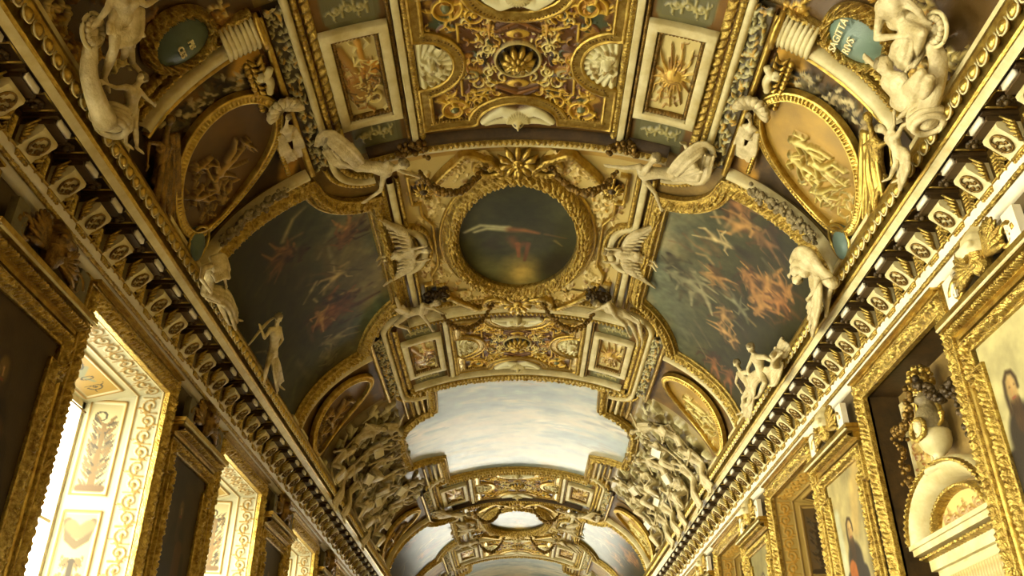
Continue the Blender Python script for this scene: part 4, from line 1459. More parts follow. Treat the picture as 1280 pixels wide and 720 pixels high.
# -- garlands hanging free between the volutes and the corner figures
for sy, where in ((-1, 'near'), (1, 'far')):
    for sx, side in ((-1, 'left'), (1, 'right')):
        A_ = VAULT.pos(sx*.46, YO+sy*2.05, .14)
        B_ = VAULT.pos(sx*1.44, YO+sy*(2.28 if sy < 0 else 1.95), .3)
        t = np.linspace(0, 1, 34)
        P = A_+(B_-A_)*t[:, None]+a3(0, 0, -1)*(4*t*(1-t)*.42)[:, None]
        mb = MB()
        for k, q in enumerate(P):
            rr = .03+.018*sin(pi*k/33)
            for e in range(3):
                mb.ball(q+RNG.normal(size=3)*.016, rr*RNG.uniform(.7, 1.1), 6, 5)
        o = tag(mb.build('garland', 'golddark'), 'x', 'garland', 'garlands round the oval')
        near_far(o, 'hanging dark garland at the %s end of the dark oval, %s side' % (where, side), 'looped dark garland at the %s end of the pale far oval, %s side' % (where, side), 'garlands round the oval')

# -- the two lunettes
LY0, LY1 = 9.5, 14.68


def lun_outline(sg):
    o = [(5.15, LY0), (3.0, LY0)]
    o += [(2.16+.82*cos(t), LY0+.82*sin(t)) for t in np.linspace(.08, pi/2, 12)]
    o += [(2.16, 13.2)]
    e = [(2.16+.9*sin(t), LY1-1.36*cos(t)) for t in np.linspace(.05, pi/2-.02, 12)]
    o += [(.5*a+.5*(2.16+.9*k/11), .5*b+.5*(LY1-1.36+1.36*k/11)) for k, (a, b) in enumerate(e)]
    o += [(5.15, LY1)]
    return [(sg*a, b) for a, b in o]


STROKES = {-1: LUN_L, 1: LUN_R}
for sg, side in ((-1, 'left'), (1, 'right')):
    lp = thing('lunette_painting', 'x', 'ceiling painting', VAULT.pos(sg*3.6, 12.1, 0), 'lunette paintings on the flanks')
    p = Ras(*sorted((sg*2.05, sg*5.2)), LY0-.1, LY1+.1, .016, (42, 38, 14))
    n = fbm(p.A*.9+3*sg, p.B*.8, 8 if sg < 0 else 2)
    n3 = fbm(p.A*2.4+p.B, p.B*1.8, 18)
    near = np.clip((3.9-np.abs(p.A))/1.6, 0, 1)
    if sg < 0:
        w = np.clip(near*1.1*(.35+.75*n3)+np.clip((p.B-12.4)/2.2, 0, 1)*.55*(n3+.1), 0, 1)
        sky, cl = np.array((86, 96, 76)), np.array((126, 110, 68))  # left canvas toned darker, the dim flank's shade painted in
    else:
        w = np.clip(near*1.25*(.35+.75*n3)+np.clip((p.B-12.2)/2.2, 0, 1)*.5*near, 0, 1)
        sky, cl = np.array((100, 102, 82)), np.array((150, 136, 102))
    mix = np.clip((n-.46)*5, 0, 1)[..., None]
    p.C[..., :3] = p.C[..., :3]*(1-w[..., None])+(sky*(1-mix)+cl*mix)*w[..., None]
    for pts, r0, r1, c in STROKES[sg]:
        c = np.array(c, float)
        c = (.58*c+.42*c.mean())*(.93, .86, .72)
        big = r0 >= .07 and c[0] > 90
        p.stroke(pts, r0*(.8 if big else .9), 0, c*(.8 if big else 1), r1, soft=.95, alpha=.75)
        if big:                                        # a tumbling person: dark cloth behind, lit flesh over it
            q = np.asarray(pts).mean(0)
            z = max(.5, r0*5)
            a = RNG.uniform(0, 6.28)
            mini(p, q+RNG.normal(size=2)*.1, z*1.05, a+.8, 60+len(pts)*7, 0, c*(.5, .46, .4), None, 1, .95, .8, 1.5)
            mini(p, q, z, a, int(r0*900)+int(abs(q[0])*40), 0, c, None, 1, .8, .85, 1.25)
            p.disc(q, z*.12, z*.2, a, 0, np.clip(c*1.25, 0, 255), .9, alpha=.6)
    for k in range(160):
        u, y = sg*RNG.uniform(2.3, 5), RNG.uniform(9.7, 14.5)
        a = RNG.uniform(.3, 1.3)*sg
        L = RNG.uniform(.1, .3)
        i, j = np.searchsorted(p.b, y), np.searchsorted(p.a, u)
        c = p.C[min(i, p.ny-1), min(j, p.nx-1), :3]*RNG.uniform(.7, 1.4)
        p.stroke([(u, y), (u+L*sin(a), y+L*cos(a))], .09, 0, np.clip(c, 0, 255), .05, soft=.95, alpha=.45)
    p.grain(.22, 7, 6)
    out = lun_outline(sg)
    p.mesh('canvas', VAULT, 'matte', lp, h0=.03, inside=poly_inside([(q[0], q[1]) for q in out]))
    mould('carved_frame', VAULT, out if sg > 0 else out[::-1], ogee(.28, .15), 'goldcarve', lp, False, .014, pebble(.07, .05), .015)
    near_far(lp, 'dark lunette painting of tumbling figures on the %s flank, nearest pair' % side, 'pale lunette painting low on the %s flank beyond the long sky painting' % side, 'lunette paintings on the flanks')
    # white and gold arch bands outside the lunette, with flowers
    for yb, s in ((9.2, 1), (14.92, -1)):
        T_ = [trim(VAULT, [(sg*2.95, yb), (sg*5.15, yb+.08*s)], [(-.06, 0), (-.05, .12), (0, .14), (.05, .12), (.06, 0)], 'cream', h0=.02, ds=.06),
              trim(VAULT, [(sg*2.95, yb+.13*s), (sg*5.15, yb+.2*s)], halfround(.09, .07, 6), 'goldcarve', h0=.02, ds=.014, carve=bead(.07, .05))]
        copies(T_, [DB])
    fl = MB()
    for k in range(130):
        u, y = RNG.uniform(3.3, 4.5), 9.17+RNG.normal()*.05
        fl.ball(VAULT.pos(sg*u, y, .16+RNG.uniform(0, .06)), RNG.uniform(.02, .045), 6, 4)
    tag(fl.build('flower_spray', 'stuccodark'), 'grey flower spray lying along the arch band in front of the %s near lunette' % side, 'garland', 'flower sprays on the arch bands')

# =================================================================== THE LONG SKY PAINTING
YC = 20.65
half = [(1.93, 17.4), (2.0, 18.72), (2.35, 18.86), (2.72, 19.16), (2.92, 19.5), (2.99, 20.65), (2.95, 21.72), (2.5, 21.86), (2.06, 22.1), (2.06, 24.0)]
SKY = half+[(-a, b) for a, b in half[::-1]]
sk = thing('sky_painting', 'x', 'ceiling painting', VAULT.pos(0, YC, 0), 'long paintings of the sky')
p = Ras(-3.1, 3.1, 17.2, 24.2, .03, (128, 136, 136))
n = fbm(p.A*.55, p.B*1.2, 12)
n2 = fbm(p.A*1.2+4, p.B*3.2, 22)
m = np.clip((n-.42)*4, 0, 1)[..., None]
p.C[..., :3] = p.C[..., :3]*(1-m)+np.array((176, 168, 150))*m
m = np.clip((n2-.52)*5, 0, 1)[..., None]*.6
p.C[..., :3] = p.C[..., :3]*(1-m)+np.array((196, 176, 150))*m
m = np.clip((.42-n2)*5, 0, 1)[..., None]*.6
p.C[..., :3] = p.C[..., :3]*(1-m)+np.array((96, 108, 108))*m
for u, y, r0, c in ((-.3, 17.7, .25, (170, 136, 110)), (.35, 17.8, .2, (180, 140, 112)), (0, 18.4, .22, (140, 150, 140)), (-.2, 19.2, .3, (110, 122, 122)), (2.3, 19.6, .4, (104, 104, 92)), (-2.5, 19.8, .4, (96, 108, 100)), (2.2, 21.2, .3, (112, 104, 88)), (.9, 20.4, .3, (200, 186, 168)), (-.9, 22.3, .3, (186, 176, 164))):
    for k in range(9):
        x, yy = u+RNG.normal()*r0, y+RNG.normal()*r0*.6
        p.stroke([(x-r0*.6, yy), (x+r0*.6, yy+RNG.normal()*.08)], r0*.35, 0, np.clip(np.array(c)*RNG.uniform(.85, 1.12), 0, 255), r0*.1, soft=.9, alpha=.6)
p.grain(.12, 5, 7)
p.mesh('canvas', VAULT, 'paint', sk, h0=.03, inside=poly_inside(SKY))
mould('carved_frame', VAULT, SKY[::-1], ogee(.26, .14), 'goldcarve', sk, True, .018, pebble(.08, .05), .015)
near_far(sk, 'long pale sky painting with notched gilt frame spanning the middle of the vault', 'faraway pale sky painting at the bottom edge of the picture', 'long paintings of the sky', DB)
T_ = [trim(VAULT, [(-2.4, y), (2.4, y)], halfround(.16, .09, 7), 'goldcarve', h0=.02, ds=.018, carve=pebble(.07, .04)) for y in (17.32, 24.1)]
T_ += [trim(VAULT, [(-2.3, y), (2.3, y)], [(-.05, 0), (-.05, .12), (.05, .12), (.05, 0)], 'cream', h0=.02, ds=.05) for y in (17.12,)]
for sg in (-1, 1):                                    # gilt fluted bands at the ends of the notches
    for y0, y1 in ((17.4, 18.6), (22.3, 24.0)):
        for u, mt in ((2.2, 'gold'), (2.33, 'cream'), (2.46, 'goldcarve'), (2.6, 'gold')):
            T_.append(trim(VAULT, [(sg*u, y0), (sg*u, y1)], halfround(.09, .08, 6), mt, h0=.02, ds=.02, carve=leafy(.12, .02, .06) if mt == 'goldcarve' else None))
copies(T_, [DB])

# =================================================================== FLANKS OF THE A BAYS: oval medallions
for sg, side in ((-1, 'left'), (1, 'right')):
    # dark painted ground with foliage
    for yc, ya, yb in ((8.1, 6.95, 9.15), (15.9, 14.95, 17.1)):
        bg = Ras(*sorted((sg*2.96, sg*5.2)), ya, yb, .02, (58, 42, 20) if yc < 9 else (96, 70, 30))
        n = fbm(bg.A*2.2, bg.B*2.2, 31)
        m = np.clip((n-.5)*6, 0, 1)[..., None]
        bg.C[..., :3] = bg.C[..., :3]*(1-m)+np.array((104, 74, 30))*m
        if yc < 9:
            bg.stroke([(sg*3.0, 6.9), (sg*3.2, 7.2)], .28, 0, (198, 150, 62), soft=.4)
            bg.stroke([(sg*3.0, 8.6), (sg*3.2, 9.1)], .16, 0, (170, 124, 48), soft=.5)
            for k in range(170):
                f = RNG.uniform(0, 1)
                x, y = 3.05+1.3*f+RNG.normal()*.05, 7.3-.05*sin(f*3)+RNG.normal()*.1
                a = RNG.uniform(0, 6.28)
                c = random.choice([(44, 36, 20), (60, 50, 26), (92, 80, 50), (150, 130, 92), (176, 158, 116), (70, 56, 26)])
                bg.stroke([(sg*x, y), (sg*x+.06*cos(a), y+.06*sin(a))], .035, .04, c, .015)
        bg.grain(.3, 8, 3)
        o = struct(bg.mesh('trim_7%d' % (0 if yc < 9 else 1), VAULT, 'fresco', h0=.01))
        if yc > 9:
            copies([o], [9.8])
    # transverse arch band with the curled end, in front of the medallion
    T_ = [trim(VAULT, [(sg*2.96, 6.4), (sg*4.6, 6.64)], halfround(.08, .1, 6), 'goldcarve', h0=.02, ds=.014, carve=pebble(.05, .03)), trim(VAULT, [(sg*2.96, 6.68), (sg*4.6, 6.92)], [(-.065, 0), (-.06, .12), (-.02, .14), (.04, .13), (.065, 0)], 'cream', h0=.02, ds=.05),
          trim(VAULT, [(sg*2.96, 6.82), (sg*4.6, 7.06)], halfround(.07, .08, 6), 'gold', h0=.02, ds=.05),
          trim(VAULT, [(sg*2.96, 6.52), (sg*4.6, 6.78)], halfround(.06, .1, 6), 'goldcarve', h0=.02, ds=.014, carve=bead(.06, .04))]
    br = thing('scroll_bracket', 'cream scroll bracket with gold edges ending the arch band above the %s near medallion' % side, 'ceiling ornament', VAULT.pos(sg*3.0, 6.5, 0), 'scroll brackets on the arch bands')
    mb = MB()
    for k in range(7):
        u = 3.0+.058*k
        t = np.linspace(0, 2*pi*1.1, 16)
        for d in (-.05, .05):
            pass
        mb.tube(VAULT.pos(np.full(5, sg*u), np.linspace(6.42, 6.86, 5), [.1, .17, .2, .17, .1]), [.018, .032, .034, .032, .018], 8)
    mb.build('fluted_block', 'cream', br)
    mb = MB()
    mb.tube(VAULT.pos(np.full(5, sg*2.94), np.linspace(6.38, 6.9, 5), [.12, .2, .23, .2, .12]), [.03, .045, .045, .045, .03], 8)
    mb.build('gold_roll', 'gold', br)
    for yc, u0, rx, ry, rot, name in ((8.12, 3.96, .98, .64, .56, 'near'), (15.95, 4.06, .98, .6, .35, 'second')):
        rot = rot*sg
        md = thing('relief_medallion', 'x', 'medallion', VAULT.pos(sg*u0, yc, 0), 'oval medallions on the flanks')
        cs = (92, 64, 28) if sg < 0 else (148, 114, 42)  # left relief coloured darker to stand for the shade on that side
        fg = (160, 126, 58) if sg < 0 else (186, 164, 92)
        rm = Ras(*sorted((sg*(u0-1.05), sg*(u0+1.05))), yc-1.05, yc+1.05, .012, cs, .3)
        rm.grain(.25, 3, 4)

        def L(a, b):                                   # medallion's own axes: a along the long axis (downwards), b across
            return (sg*u0+sg*(a*cos(rot*sg)-b*sin(rot*sg)), yc+(a*sin(rot*sg)+b*cos(rot*sg)))
        if sg > 0:
            FG = [((-.2, -.02), .42, 1.75), ((.12, -.12), .44, 2.0), ((.02, .24), .4, 1.3), ((.42, .12), .36, 2.2)]
        else:
            FG = [((-.05, .08), .46, 1.2), ((.22, .02), .36, .2), ((.48, -.05), .34, 2.4), ((.1, -.28), .26, 1.9), ((.35, .3), .26, .8), ((-.35, .22), .22, 2.8)]
        for k, (ab, s_, an) in enumerate(FG):
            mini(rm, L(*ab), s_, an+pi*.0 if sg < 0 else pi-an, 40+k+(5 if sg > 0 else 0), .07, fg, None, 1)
        for k in range(44):
            a, b = RNG.uniform(.1, .8), RNG.uniform(-.4, .4)
            q = RNG.uniform(0, 6.28)
            rm.stroke([L(a, b), L(a+.1*cos(q), b+.1*sin(q))], .018, .03, np.array(fg)*RNG.uniform(.7, 1.05), .008)
        inn = lambda X, Y, s=1.0: (((X-sg*u0)*cos(rot)+(Y-yc)*sin(rot))/(rx*s))**2+((-(X-sg*u0)*sin(rot)+(Y-yc)*cos(rot))/(ry*s))**2 < 1
        rm.mesh('relief_disc', VAULT, 'relief', md, h0=.1, inside=lambda X, Y: inn(X, Y, .97))
        el = ellipse(sg*u0, yc, rx, ry, 100, rot=rot)
        mould('frame', VAULT, el, [(-.065, 0, 0), (-.065, .13, 0), (-.055, .16, 0), (-.035, .16, 0), (-.03, .14, 1), (.02, .12, 1), (.03, .14, 0), (.055, .13, 0), (.065, .05, 0)], 'gold', md, True, .01, dentil(.05, .03), .02)
        if name == 'near':
            md['label'] = 'near oval medallion with %s relief in a beaded gilt frame, %s flank' % ('brown hunting' if sg < 0 else 'golden reapers', side)
        else:
            near_far(md, 'second oval medallion with faint relief on the %s flank before the sky painting' % side, 'small faraway oval medallion on the %s flank beyond the sky painting' % side, 'oval medallions on the flanks', 9.7)
    # gold ornament of the plaque's own bay
    zb = Ras(*sorted((sg*2.9, sg*5.2)), 4.6, 6.62, .02, (84, 60, 24))
    for k in range(46):
        u, y = RNG.uniform(3.0, 5.1), RNG.uniform(4.7, 6.45)
        zb.spiral((sg*u, y), RNG.uniform(.08, .16), 1.4, RNG.uniform(0, 6), RNG.choice((-1, 1)), .022, .06, random.choice([(206, 166, 70), (186, 140, 54), (216, 190, 120), (140, 98, 38)]), .4, 4)
    o = struct(zb.mesh('trim_6%d' % (1 if sg > 0 else 2), VAULT, 'relief', h0=.01))
    # zodiac plaque
    zc = (sg*3.78, 6.3)
    zd = thing('zodiac_plaque', 'x', 'plaque', VAULT.pos(*zc, 0), 'blue plaques of the zodiac')
    rot = .25*sg
    rz = Ras(zc[0]-.4, zc[0]+.4, zc[1]-.4, zc[1]+.4, .02, (104, 122, 108) if sg > 0 else (74, 88, 72))  # left field is the same blue with shade mixed into it
    rz.H[...] = .12*np.clip(1-((rz.A-zc[0])/.34)**2-((rz.B-zc[1])/.26)**2, 0, 1)
    rz.grain(.15, 4, 5)
    rz.mesh('oval_field', VAULT, 'relief', zd, h0=.12, inside=lambda X, Y: ((X-zc[0])/.34)**2+((Y-zc[1])/.26)**2 < 1)
    mould('leaf_frame', VAULT, ellipse(zc[0], zc[1], .37, .29, 60), halfround(.12, .14, 8), 'goldcarve', zd, True, .012, leafy(.1, .05, .06), .04)
    zd['label'] = ('blue oval plaque lettered SAGITTARIVS under the seated stucco man' if sg > 0 else 'dark oval plaque lettered PISCES beside the standing draped stucco woman')
    c0 = VAULT.pos(zc[0], zc[1], .26)
    nn = VAULT.nrm(zc[0], zc[1])
    ed = unit(VAULT.pos(zc[0]+.01, zc[1], 0)-VAULT.pos(zc[0], zc[1], 0))*sg      # towards the cornice
    if sg > 0:
        xd = unit(a3(0, -1, 0)+ed*.0)
        yd = -ed
        lines = [('SAGITTA', c0-ed*.12-xd*.17, .108), ('RIVS', c0+ed*.02-xd*.11, .108)]
    else:
        xd = a3(0, 1, 0)
        yd = -ed
        lines = [('PIS', c0-ed*.02-xd*.07, .085), ('CES', c0+ed*.1-xd*.07, .085)]
    for tx, o3, sz in lines:
        cu = bpy.data.curves.new('text', 'FONT')
        cu.body = tx
        cu.size = sz
        cu.extrude = .006
        cu.bevel_depth = .002
        to = bpy.data.objects.new('text', cu)
        TMP.objects.link(to)
        TMPVL.update()
        me = to.to_mesh()
        vs = np.array([v.co[:] for v in me.vertices])
        fs = [tuple(pl.vertices) for pl in me.polygons]
        zz = np.cross(xd, yd)
        V = o3+vs[:, :1]*xd+vs[:, 1:2]*yd+vs[:, 2:]*zz
        to.to_mesh_clear()
        bpy.data.objects.remove(to)
        mk('lettering', V, fs, 'letter', zd, smooth=False)

# =================================================================== STUCCO FIGURES
def joints(key):
    return {k: VAULT.pos(*v) for k, v in FIGS[key].items()}


def figure(name, key, label, cat='statue', group=None, s=None, face=None, mat='stucco', wings=False, female=False, drapes=(), seed=1, hair=True):
    J = joints(key)
    b = min(J.values(), key=lambda p: p[2])
    pl = FIGS[key]['pel']
    N = VAULT.nrm(pl[0], pl[1])
    root = thing(name, label, cat, VAULT.pos(pl[0], pl[1], 0), group)
    s = s or float(np.clip(np.linalg.norm(J['neck']-J['pel'])/.54, .42, 1.1))
    body(root, J, s, mat, N=N, face=face, female=female, hair=hair)
    for i, (ln, wd, rd, n) in enumerate(drapes):
        P = [J[q] if isinstance(q, str) else VAULT.pos(*q) for q in ln]
        cloth(root, [P], wd, rd, n, N, mat, seed+i)
    return root, J, N, s


TOCAM = a3(0, -1, -.35)
for sg, k, side in ((1, 'recline_r', 'right'), (-1, 'recline_l', 'left')):
    f = FIGS[k]
    root, J, N, s = figure('reclining_figure', k, 'large reclining stucco figure at the %s end of the arch rib above the dark oval' % side, face=a3(-sg*.8, -.2, -.6), s=.86,
                           drapes=[(['chest', 'pel', 'knl'], .2, .045, 4), (['pel', 'knr', 'ftr'], .2, .045, 4),
                                   ([(f['pel'][0], f['pel'][1]-.1, .3), (f['pel'][0]+sg*.12, f['pel'][1]-.5, .36), (f['pel'][0]+sg*.3, f['pel'][1]-.72, .22), (f['pel'][0]+sg*.36, f['pel'][1]-.45, .1)], .22, .04, 5)], seed=3)
    # wreath of dark leaves behind the arm
    mb = MB()
    for q in np.linspace(0, 1, 46):
        u, y = sg*(1.28+.42*q), 9.3+.12*sin(q*pi)*-1+.05*RNG.normal()
        mb.ball(VAULT.pos(u, y, .12+RNG.uniform(0, .08)), RNG.uniform(.025, .05), 6, 4)
    o = mb.build('leaf_swag', 'golddark')
    tag(o, 'dark leafy swag behind the outstretched arm of the %s reclining stucco figure' % side, 'garland')
    dup(root, DB, 'tiny reclining stucco figure at the %s near corner of the pale far oval bay' % side, 'far corner figures')
for sg, k, side in ((1, 'wing_r', 'right'), (-1, 'wing_l', 'left')):
    J = joints(k)
    pl = FIGS[k]['pel']
    N = VAULT.nrm(pl[0], pl[1])
    root = thing('winged_figure', 'small winged stucco figure perched in the %s bulge beside the dark oval painting' % side, 'statue', VAULT.pos(pl[0], pl[1], 0), 'winged figures beside the ovals')
    J['neck'] = J['chest']*.35+J['head']*.65
    tv = unit(a3(0, 1, 0))
    J['ell'] = J['chest']+tv*-.2+N*.06
    J['hal'] = J['ell']+unit(J['head']-J['chest'])*.16
    J['elr'] = J['chest']+tv*.2+N*.06
    J['har'] = J['elr']+unit(J['head']-J['chest'])*.16
    J['knr'] = J['knl']+tv*.1
    J['ftr'] = J['ftl']+tv*.12
    body(root, J, .8, N=N, face=unit(J['head']-J['chest'])+N)
    for m, w in (('w1m', 'w1'), ('w2m', 'w2')):
        wing(root, J['chest']+N*-.02, J[m], J[w], N, .95)
    cloth(root, [[J['chest'], J['pel'], J['knl']]], .16, .035, 4, N, seed=5)
    dup(root, DB, 'tiny winged stucco figure in the %s bulge beside the pale far oval' % side, 'winged figures beside the ovals')
for sg, k, side in ((1, 'corner_r', 'right'), (-1, 'corner_l', 'left')):
    root, J, N, s = figure('crouching_figure', k, 'crouching stucco figure at the %s far corner below the dark oval, holding a garland' % side, s=.84, face=a3(-sg*.6, -.6, -.5),
                           drapes=[(['chest', 'pel', 'knl'], .14, .035, 3)], seed=8)
    mb = MB()
    f = FIGS[k]['head']
    mb.ball(VAULT.pos(f[0]+sg*.0, f[1]+.02, .14), (.2, .16, .07))
    for q in range(60):
        f = FIGS[k]['head']
        mb.ball(VAULT.pos(f[0]+sg*RNG.uniform(-.2, .2), f[1]+.02+RNG.uniform(-.15, .15), .16+RNG.uniform(-.05, .06)), RNG.uniform(.03, .05), 6, 4)
    tag(mb.build('fruit_cluster', 'bronze'), 'dark fruit cluster behind the head of the %s crouching stucco figure' % side, 'fruit')
    dup(root, DB, 'tiny crouching stucco figure at the %s far corner of the pale far oval bay' % side, 'far corner figures')

root, J, N, s = figure('cloaked_figure', 'hunch_r', 'pale stucco man bowing his hooded head over the right cornice', face=a3(-.5, .4, -.9), s=.82,
                       drapes=[([(4.62, 9.42, .5), (4.74, 9.1, .58), (4.98, 8.95, .56), (5.22, 9.0, .4)], .34, .075, 5), (['chest', 'w1m', 'w1'], .34, .05, 5), (['pel', 'w2'], .3, .05, 4)], seed=21, hair=True)
root, J, N, s = figure('stooping_figure', 'hunch_l', 'shadowed stucco figure stooping over the left cornice in front of the dark lunette', face=a3(.5, .3, -.9), s=.72,
                       drapes=[([(-5.0, 9.1, .5), (-5.1, 8.82, .56), (-5.3, 8.7, .5)], .26, .06, 4), (['pel', 'knl', 'ftl'], .26, .045, 4)], seed=25)
# two stucco archers' group in the top right corner
root, J, N, s = figure('seated_man', 'archer_top', 'bare stucco man seated beside the blue plaque, forearm on his knee, top right corner', s=1.0, face=TOCAM,
                       drapes=[([(4.45, 5.62, .46), (4.48, 5.8, .46), (4.42, 6.05, .34)], .2, .045, 4)], seed=30)
root, J, N, s = figure('reaching_man', 'archer_low', 'bare stucco archer reaching up to the blue plaque above the right cornice', s=.98, face=a3(-.4, -.8, -.4), seed=33)
root, J, N, s = figure('putto', 'putto_r', 'chubby stucco child with raised arms sitting on the right cornice', s=.6, face=TOCAM, drapes=[(['pel', 'knr', 'ftr'], .2, .04, 4)], seed=35)
root, J, N, s = figure('draped_woman', 'stand_l', 'standing draped stucco woman with bare shins, top left corner', s=.92, face=TOCAM, female=True,
                       drapes=[(['chest', 'pel', (-4.48, 5.54, .46)], .34, .05, 6), ([(-4.2, 5.42, .46), (-4.42, 5.56, .5), (-4.62, 5.5, .46)], .14, .045, 4), (['pel', 'knr', (-4.5, 5.8, .36)], .14, .045, 3)], seed=37)
root, J, N, s = figure('putto', 'putto_l', 'dim stucco child clambering beside the oval medallion, left cornice', s=.62, face=TOCAM, seed=39)
for sg, side, pts in ((-1, 'left', [(-4.746, 5.386), (-4.89, 5.492), (-5.097, 5.62), (-5.215, 5.843), (-5.279, 6.047)]), (1, 'right', [(4.63, 5.485), (4.676, 5.611), (4.866, 5.695), (4.993, 5.884), (5.056, 6.111)])):
    P = smoothline([VAULT.pos(a, b, .32) for a, b in pts], 7)
    N = VAULT.nrm(sg*4.9, 5.7)
    root = thing('cornucopia', 'stucco horn of plenty curling up from the %s cornice, its mouth full of flowers' % side, 'horn', P[-1])
    caps = []
    for i in range(len(P)-1):
        f = i/(len(P)-1)
        caps.append((P[i], P[i+1], .04+.07*f, .04+.07*(f+.04)))
    for k in range(7):
        a = k*.9
        Q = P+np.stack([np.cos(a)*np.linspace(.035, .1, len(P))]*3, -1)*a3(0, 1, 0)+np.outer(np.sin(a)*np.linspace(.035, .1, len(P)), N)
        caps += [(Q[i], Q[i+1], .022, .022) for i in range(len(P)-1)]
    skin('horn', caps, .018, 'stucco', root, 2)
    c = VAULT.pos(pts[0][0]-sg*.0, pts[0][1]-.02, .34)
    mb = MB()
    e1, e2 = unit(np.cross(N, a3(0, 1, 0))), a3(0, 1, 0)
    t = np.linspace(0, 2*pi, 26)
    mb.tube(c+np.outer(.15*np.cos(t), e1)+np.outer(.15*np.sin(t), e2), .02, 6)
    mb.build('rim', 'cream', root)
    mb = MB()
    for k in range(14):
        a = k*.45
        mb.ball(c+e1*.1*cos(a)+e2*.1*sin(a)+N*.02, .034, 6, 5)
    mb.ball(c, .05)
    mb.build('flowers', 'stucco', root)
    # drum the horn stands on
    base = VAULT.pos(sg*5.1, 6.2, .3)
    mb = MB()
    for z, r_ in ((0, .13), (.05, .15), (.1, .14), (.16, .13)):
        t = np.linspace(0, 2*pi, 25)
        mb.tube(base+np.stack([r_*np.cos(t), r_*np.sin(t), np.full(25, z-.1)], -1), .035, 6)
    for k in range(16):
        a = 2*pi*k/16
        mb.ball(base+a3(.15*cos(a), .15*sin(a), -.04), .03, 6, 4)
    mb.ball(base+a3(0, 0, -.02), (.14, .14, .11))
    tag(mb.build('carved_drum', 'stucco'), 'round carved stucco drum under the horn of plenty on the %s cornice' % side, 'drum')
# gold painted atlas between medallion and cornice
for sg, side in ((1, 'right'), (-1, 'left')):
    n0 = lambda u, y, h=.14: VAULT.pos(sg*u, y, h)
    n1 = lambda u, y, h=.14: VAULT.pos(sg*(u+.2), y-.12, h)
    J = dict(head=n1(4.12, 7.1, .2), neck=n1(4.2, 7.2, .18), chest=n1(4.34, 7.34, .16), pel=n1(4.62, 7.62, .14), ell=n1(4.5, 7.1, .18), hal=n1(4.66, 7.3, .16), elr=n1(4.2, 7.5, .16), har=n1(4.36, 7.66, .14),
             knl=n1(4.8, 7.8, .2), ftl=n1(4.92, 8.15, .1), knr=n1(4.74, 7.95, .18), ftr=n1(4.86, 8.3, .1))
    N = VAULT.nrm(sg*4.5, 7.5)
    root = thing('gilt_atlas', '%s gilt crouching figure squeezed between the near oval medallion and the %s cornice' % ('bright' if sg > 0 else 'dusky', side), 'statue', n1(4.5, 7.5, 0))
    body(root, J, .66, 'goldcarve' if sg > 0 else 'golddark', N=N, face=TOCAM, hair=False)  # darker gold on the left is painted shade
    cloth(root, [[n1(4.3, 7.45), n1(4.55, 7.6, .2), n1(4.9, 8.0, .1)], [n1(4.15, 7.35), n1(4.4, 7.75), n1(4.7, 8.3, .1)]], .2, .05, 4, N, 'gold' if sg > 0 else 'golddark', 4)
    # herm with a shell against the outer band
    J = dict(head=n0(2.98, 7.86, .26), neck=n0(3.02, 7.98, .22), chest=n0(3.03, 8.1, .2), pel=n0(3.04, 8.32, .14))
    N = VAULT.nrm(sg*3, 8)
    root = thing('herm', 'cream stucco herm under a shell between the ribs and the near oval medallion, %s side' % side, 'statue', n0(3.02, 8.1, 0))
    body(root, J, .5, N=N, face=TOCAM)
    cloth(root, [[n0(2.95, 8.2), n0(2.95, 8.5), n0(2.98, 8.8, .08)], [n0(3.12, 8.2), n0(3.14, 8.5), n0(3.1, 8.8, .08)]], .13, .035, 3, N, 'stucco', 7)
    mb = MB()
    for k in range(9):
        a = pi*(k-4)/9
        mb.tube(VAULT.pos([sg*2.98, sg*(2.98+.16*sin(a)), sg*(2.98+.24*sin(a))], [7.86, 7.86-.16*cos(a), 7.86-.24*cos(a)], [.12, .2, .22]), [.02, .045, .05], 6)
    mb.build('shell', 'stucco', root)
    mb = MB()
    t = np.linspace(0, 1, 30)
    P = VAULT.pos(sg*(3.06+.09*np.cos(t*9)*t), 7.5-.42*t+.09*np.sin(t*9)*t, .14+.04*t)
    mb.tube(P, [.04, .055, .04], 7)
    mb.build('scroll', 'cream', root)
    mb = MB()
    for q in range(6):
        y = 7.5-.09*q
        for e in (-1, 1):
            mb.tube(VAULT.pos([sg*3.1, sg*(3.1+e*.05), sg*(3.1+e*.08)], [y, y-.05, y-.1], [.12, .15, .1]), [.025, .03, .008], 5)
    mb.build('leaf_drop', 'gold', root)
    mb = MB()
    for k in range(11):
        mb.ball(n0(3.22, 7.0+.07*k, .13), .04, 6, 5)
    mb.build('bead_string', 'gold', root)
    mb = MB()
    for k in range(11):
        mb.ball(n0(3.2, 8.35+.06*k, .12), .035, 6, 5)
    mb.build('bead_string', 'gold', root)
    # bluish shield below the medallion
    sh = thing('shield', 'grey blue shield below the near oval medallion by the %s cornice' % side, 'shield', n0(4.85, 8.75, 0))
    mb = MB()
    mb.ball(n0(4.82, 8.78, .12), (.1, .2, .24), 12, 8)
    mb.build('plate', 'teal', sh)
    t = np.linspace(0, 2*pi, 30)
    MB().tube(VAULT.pos(sg*(4.82+.25*np.cos(t)), 8.78+.2*np.sin(t), .16), .02, 6).build('rim', 'gold', sh)
root, J, N, s = figure('draped_rider', 'rider_r', 'pale stucco figure with billowing cloak on the right cornice against the lunette', face=a3(-.6, -.3, -.6), s=.8,
                       drapes=[(['elr', 'w1m', 'w1'], .3, .06, 5), (['pel', 'w2', 'w1m'], .3, .05, 4), (['pel', 'knl', 'ftl'], .24, .045, 4)], seed=41)
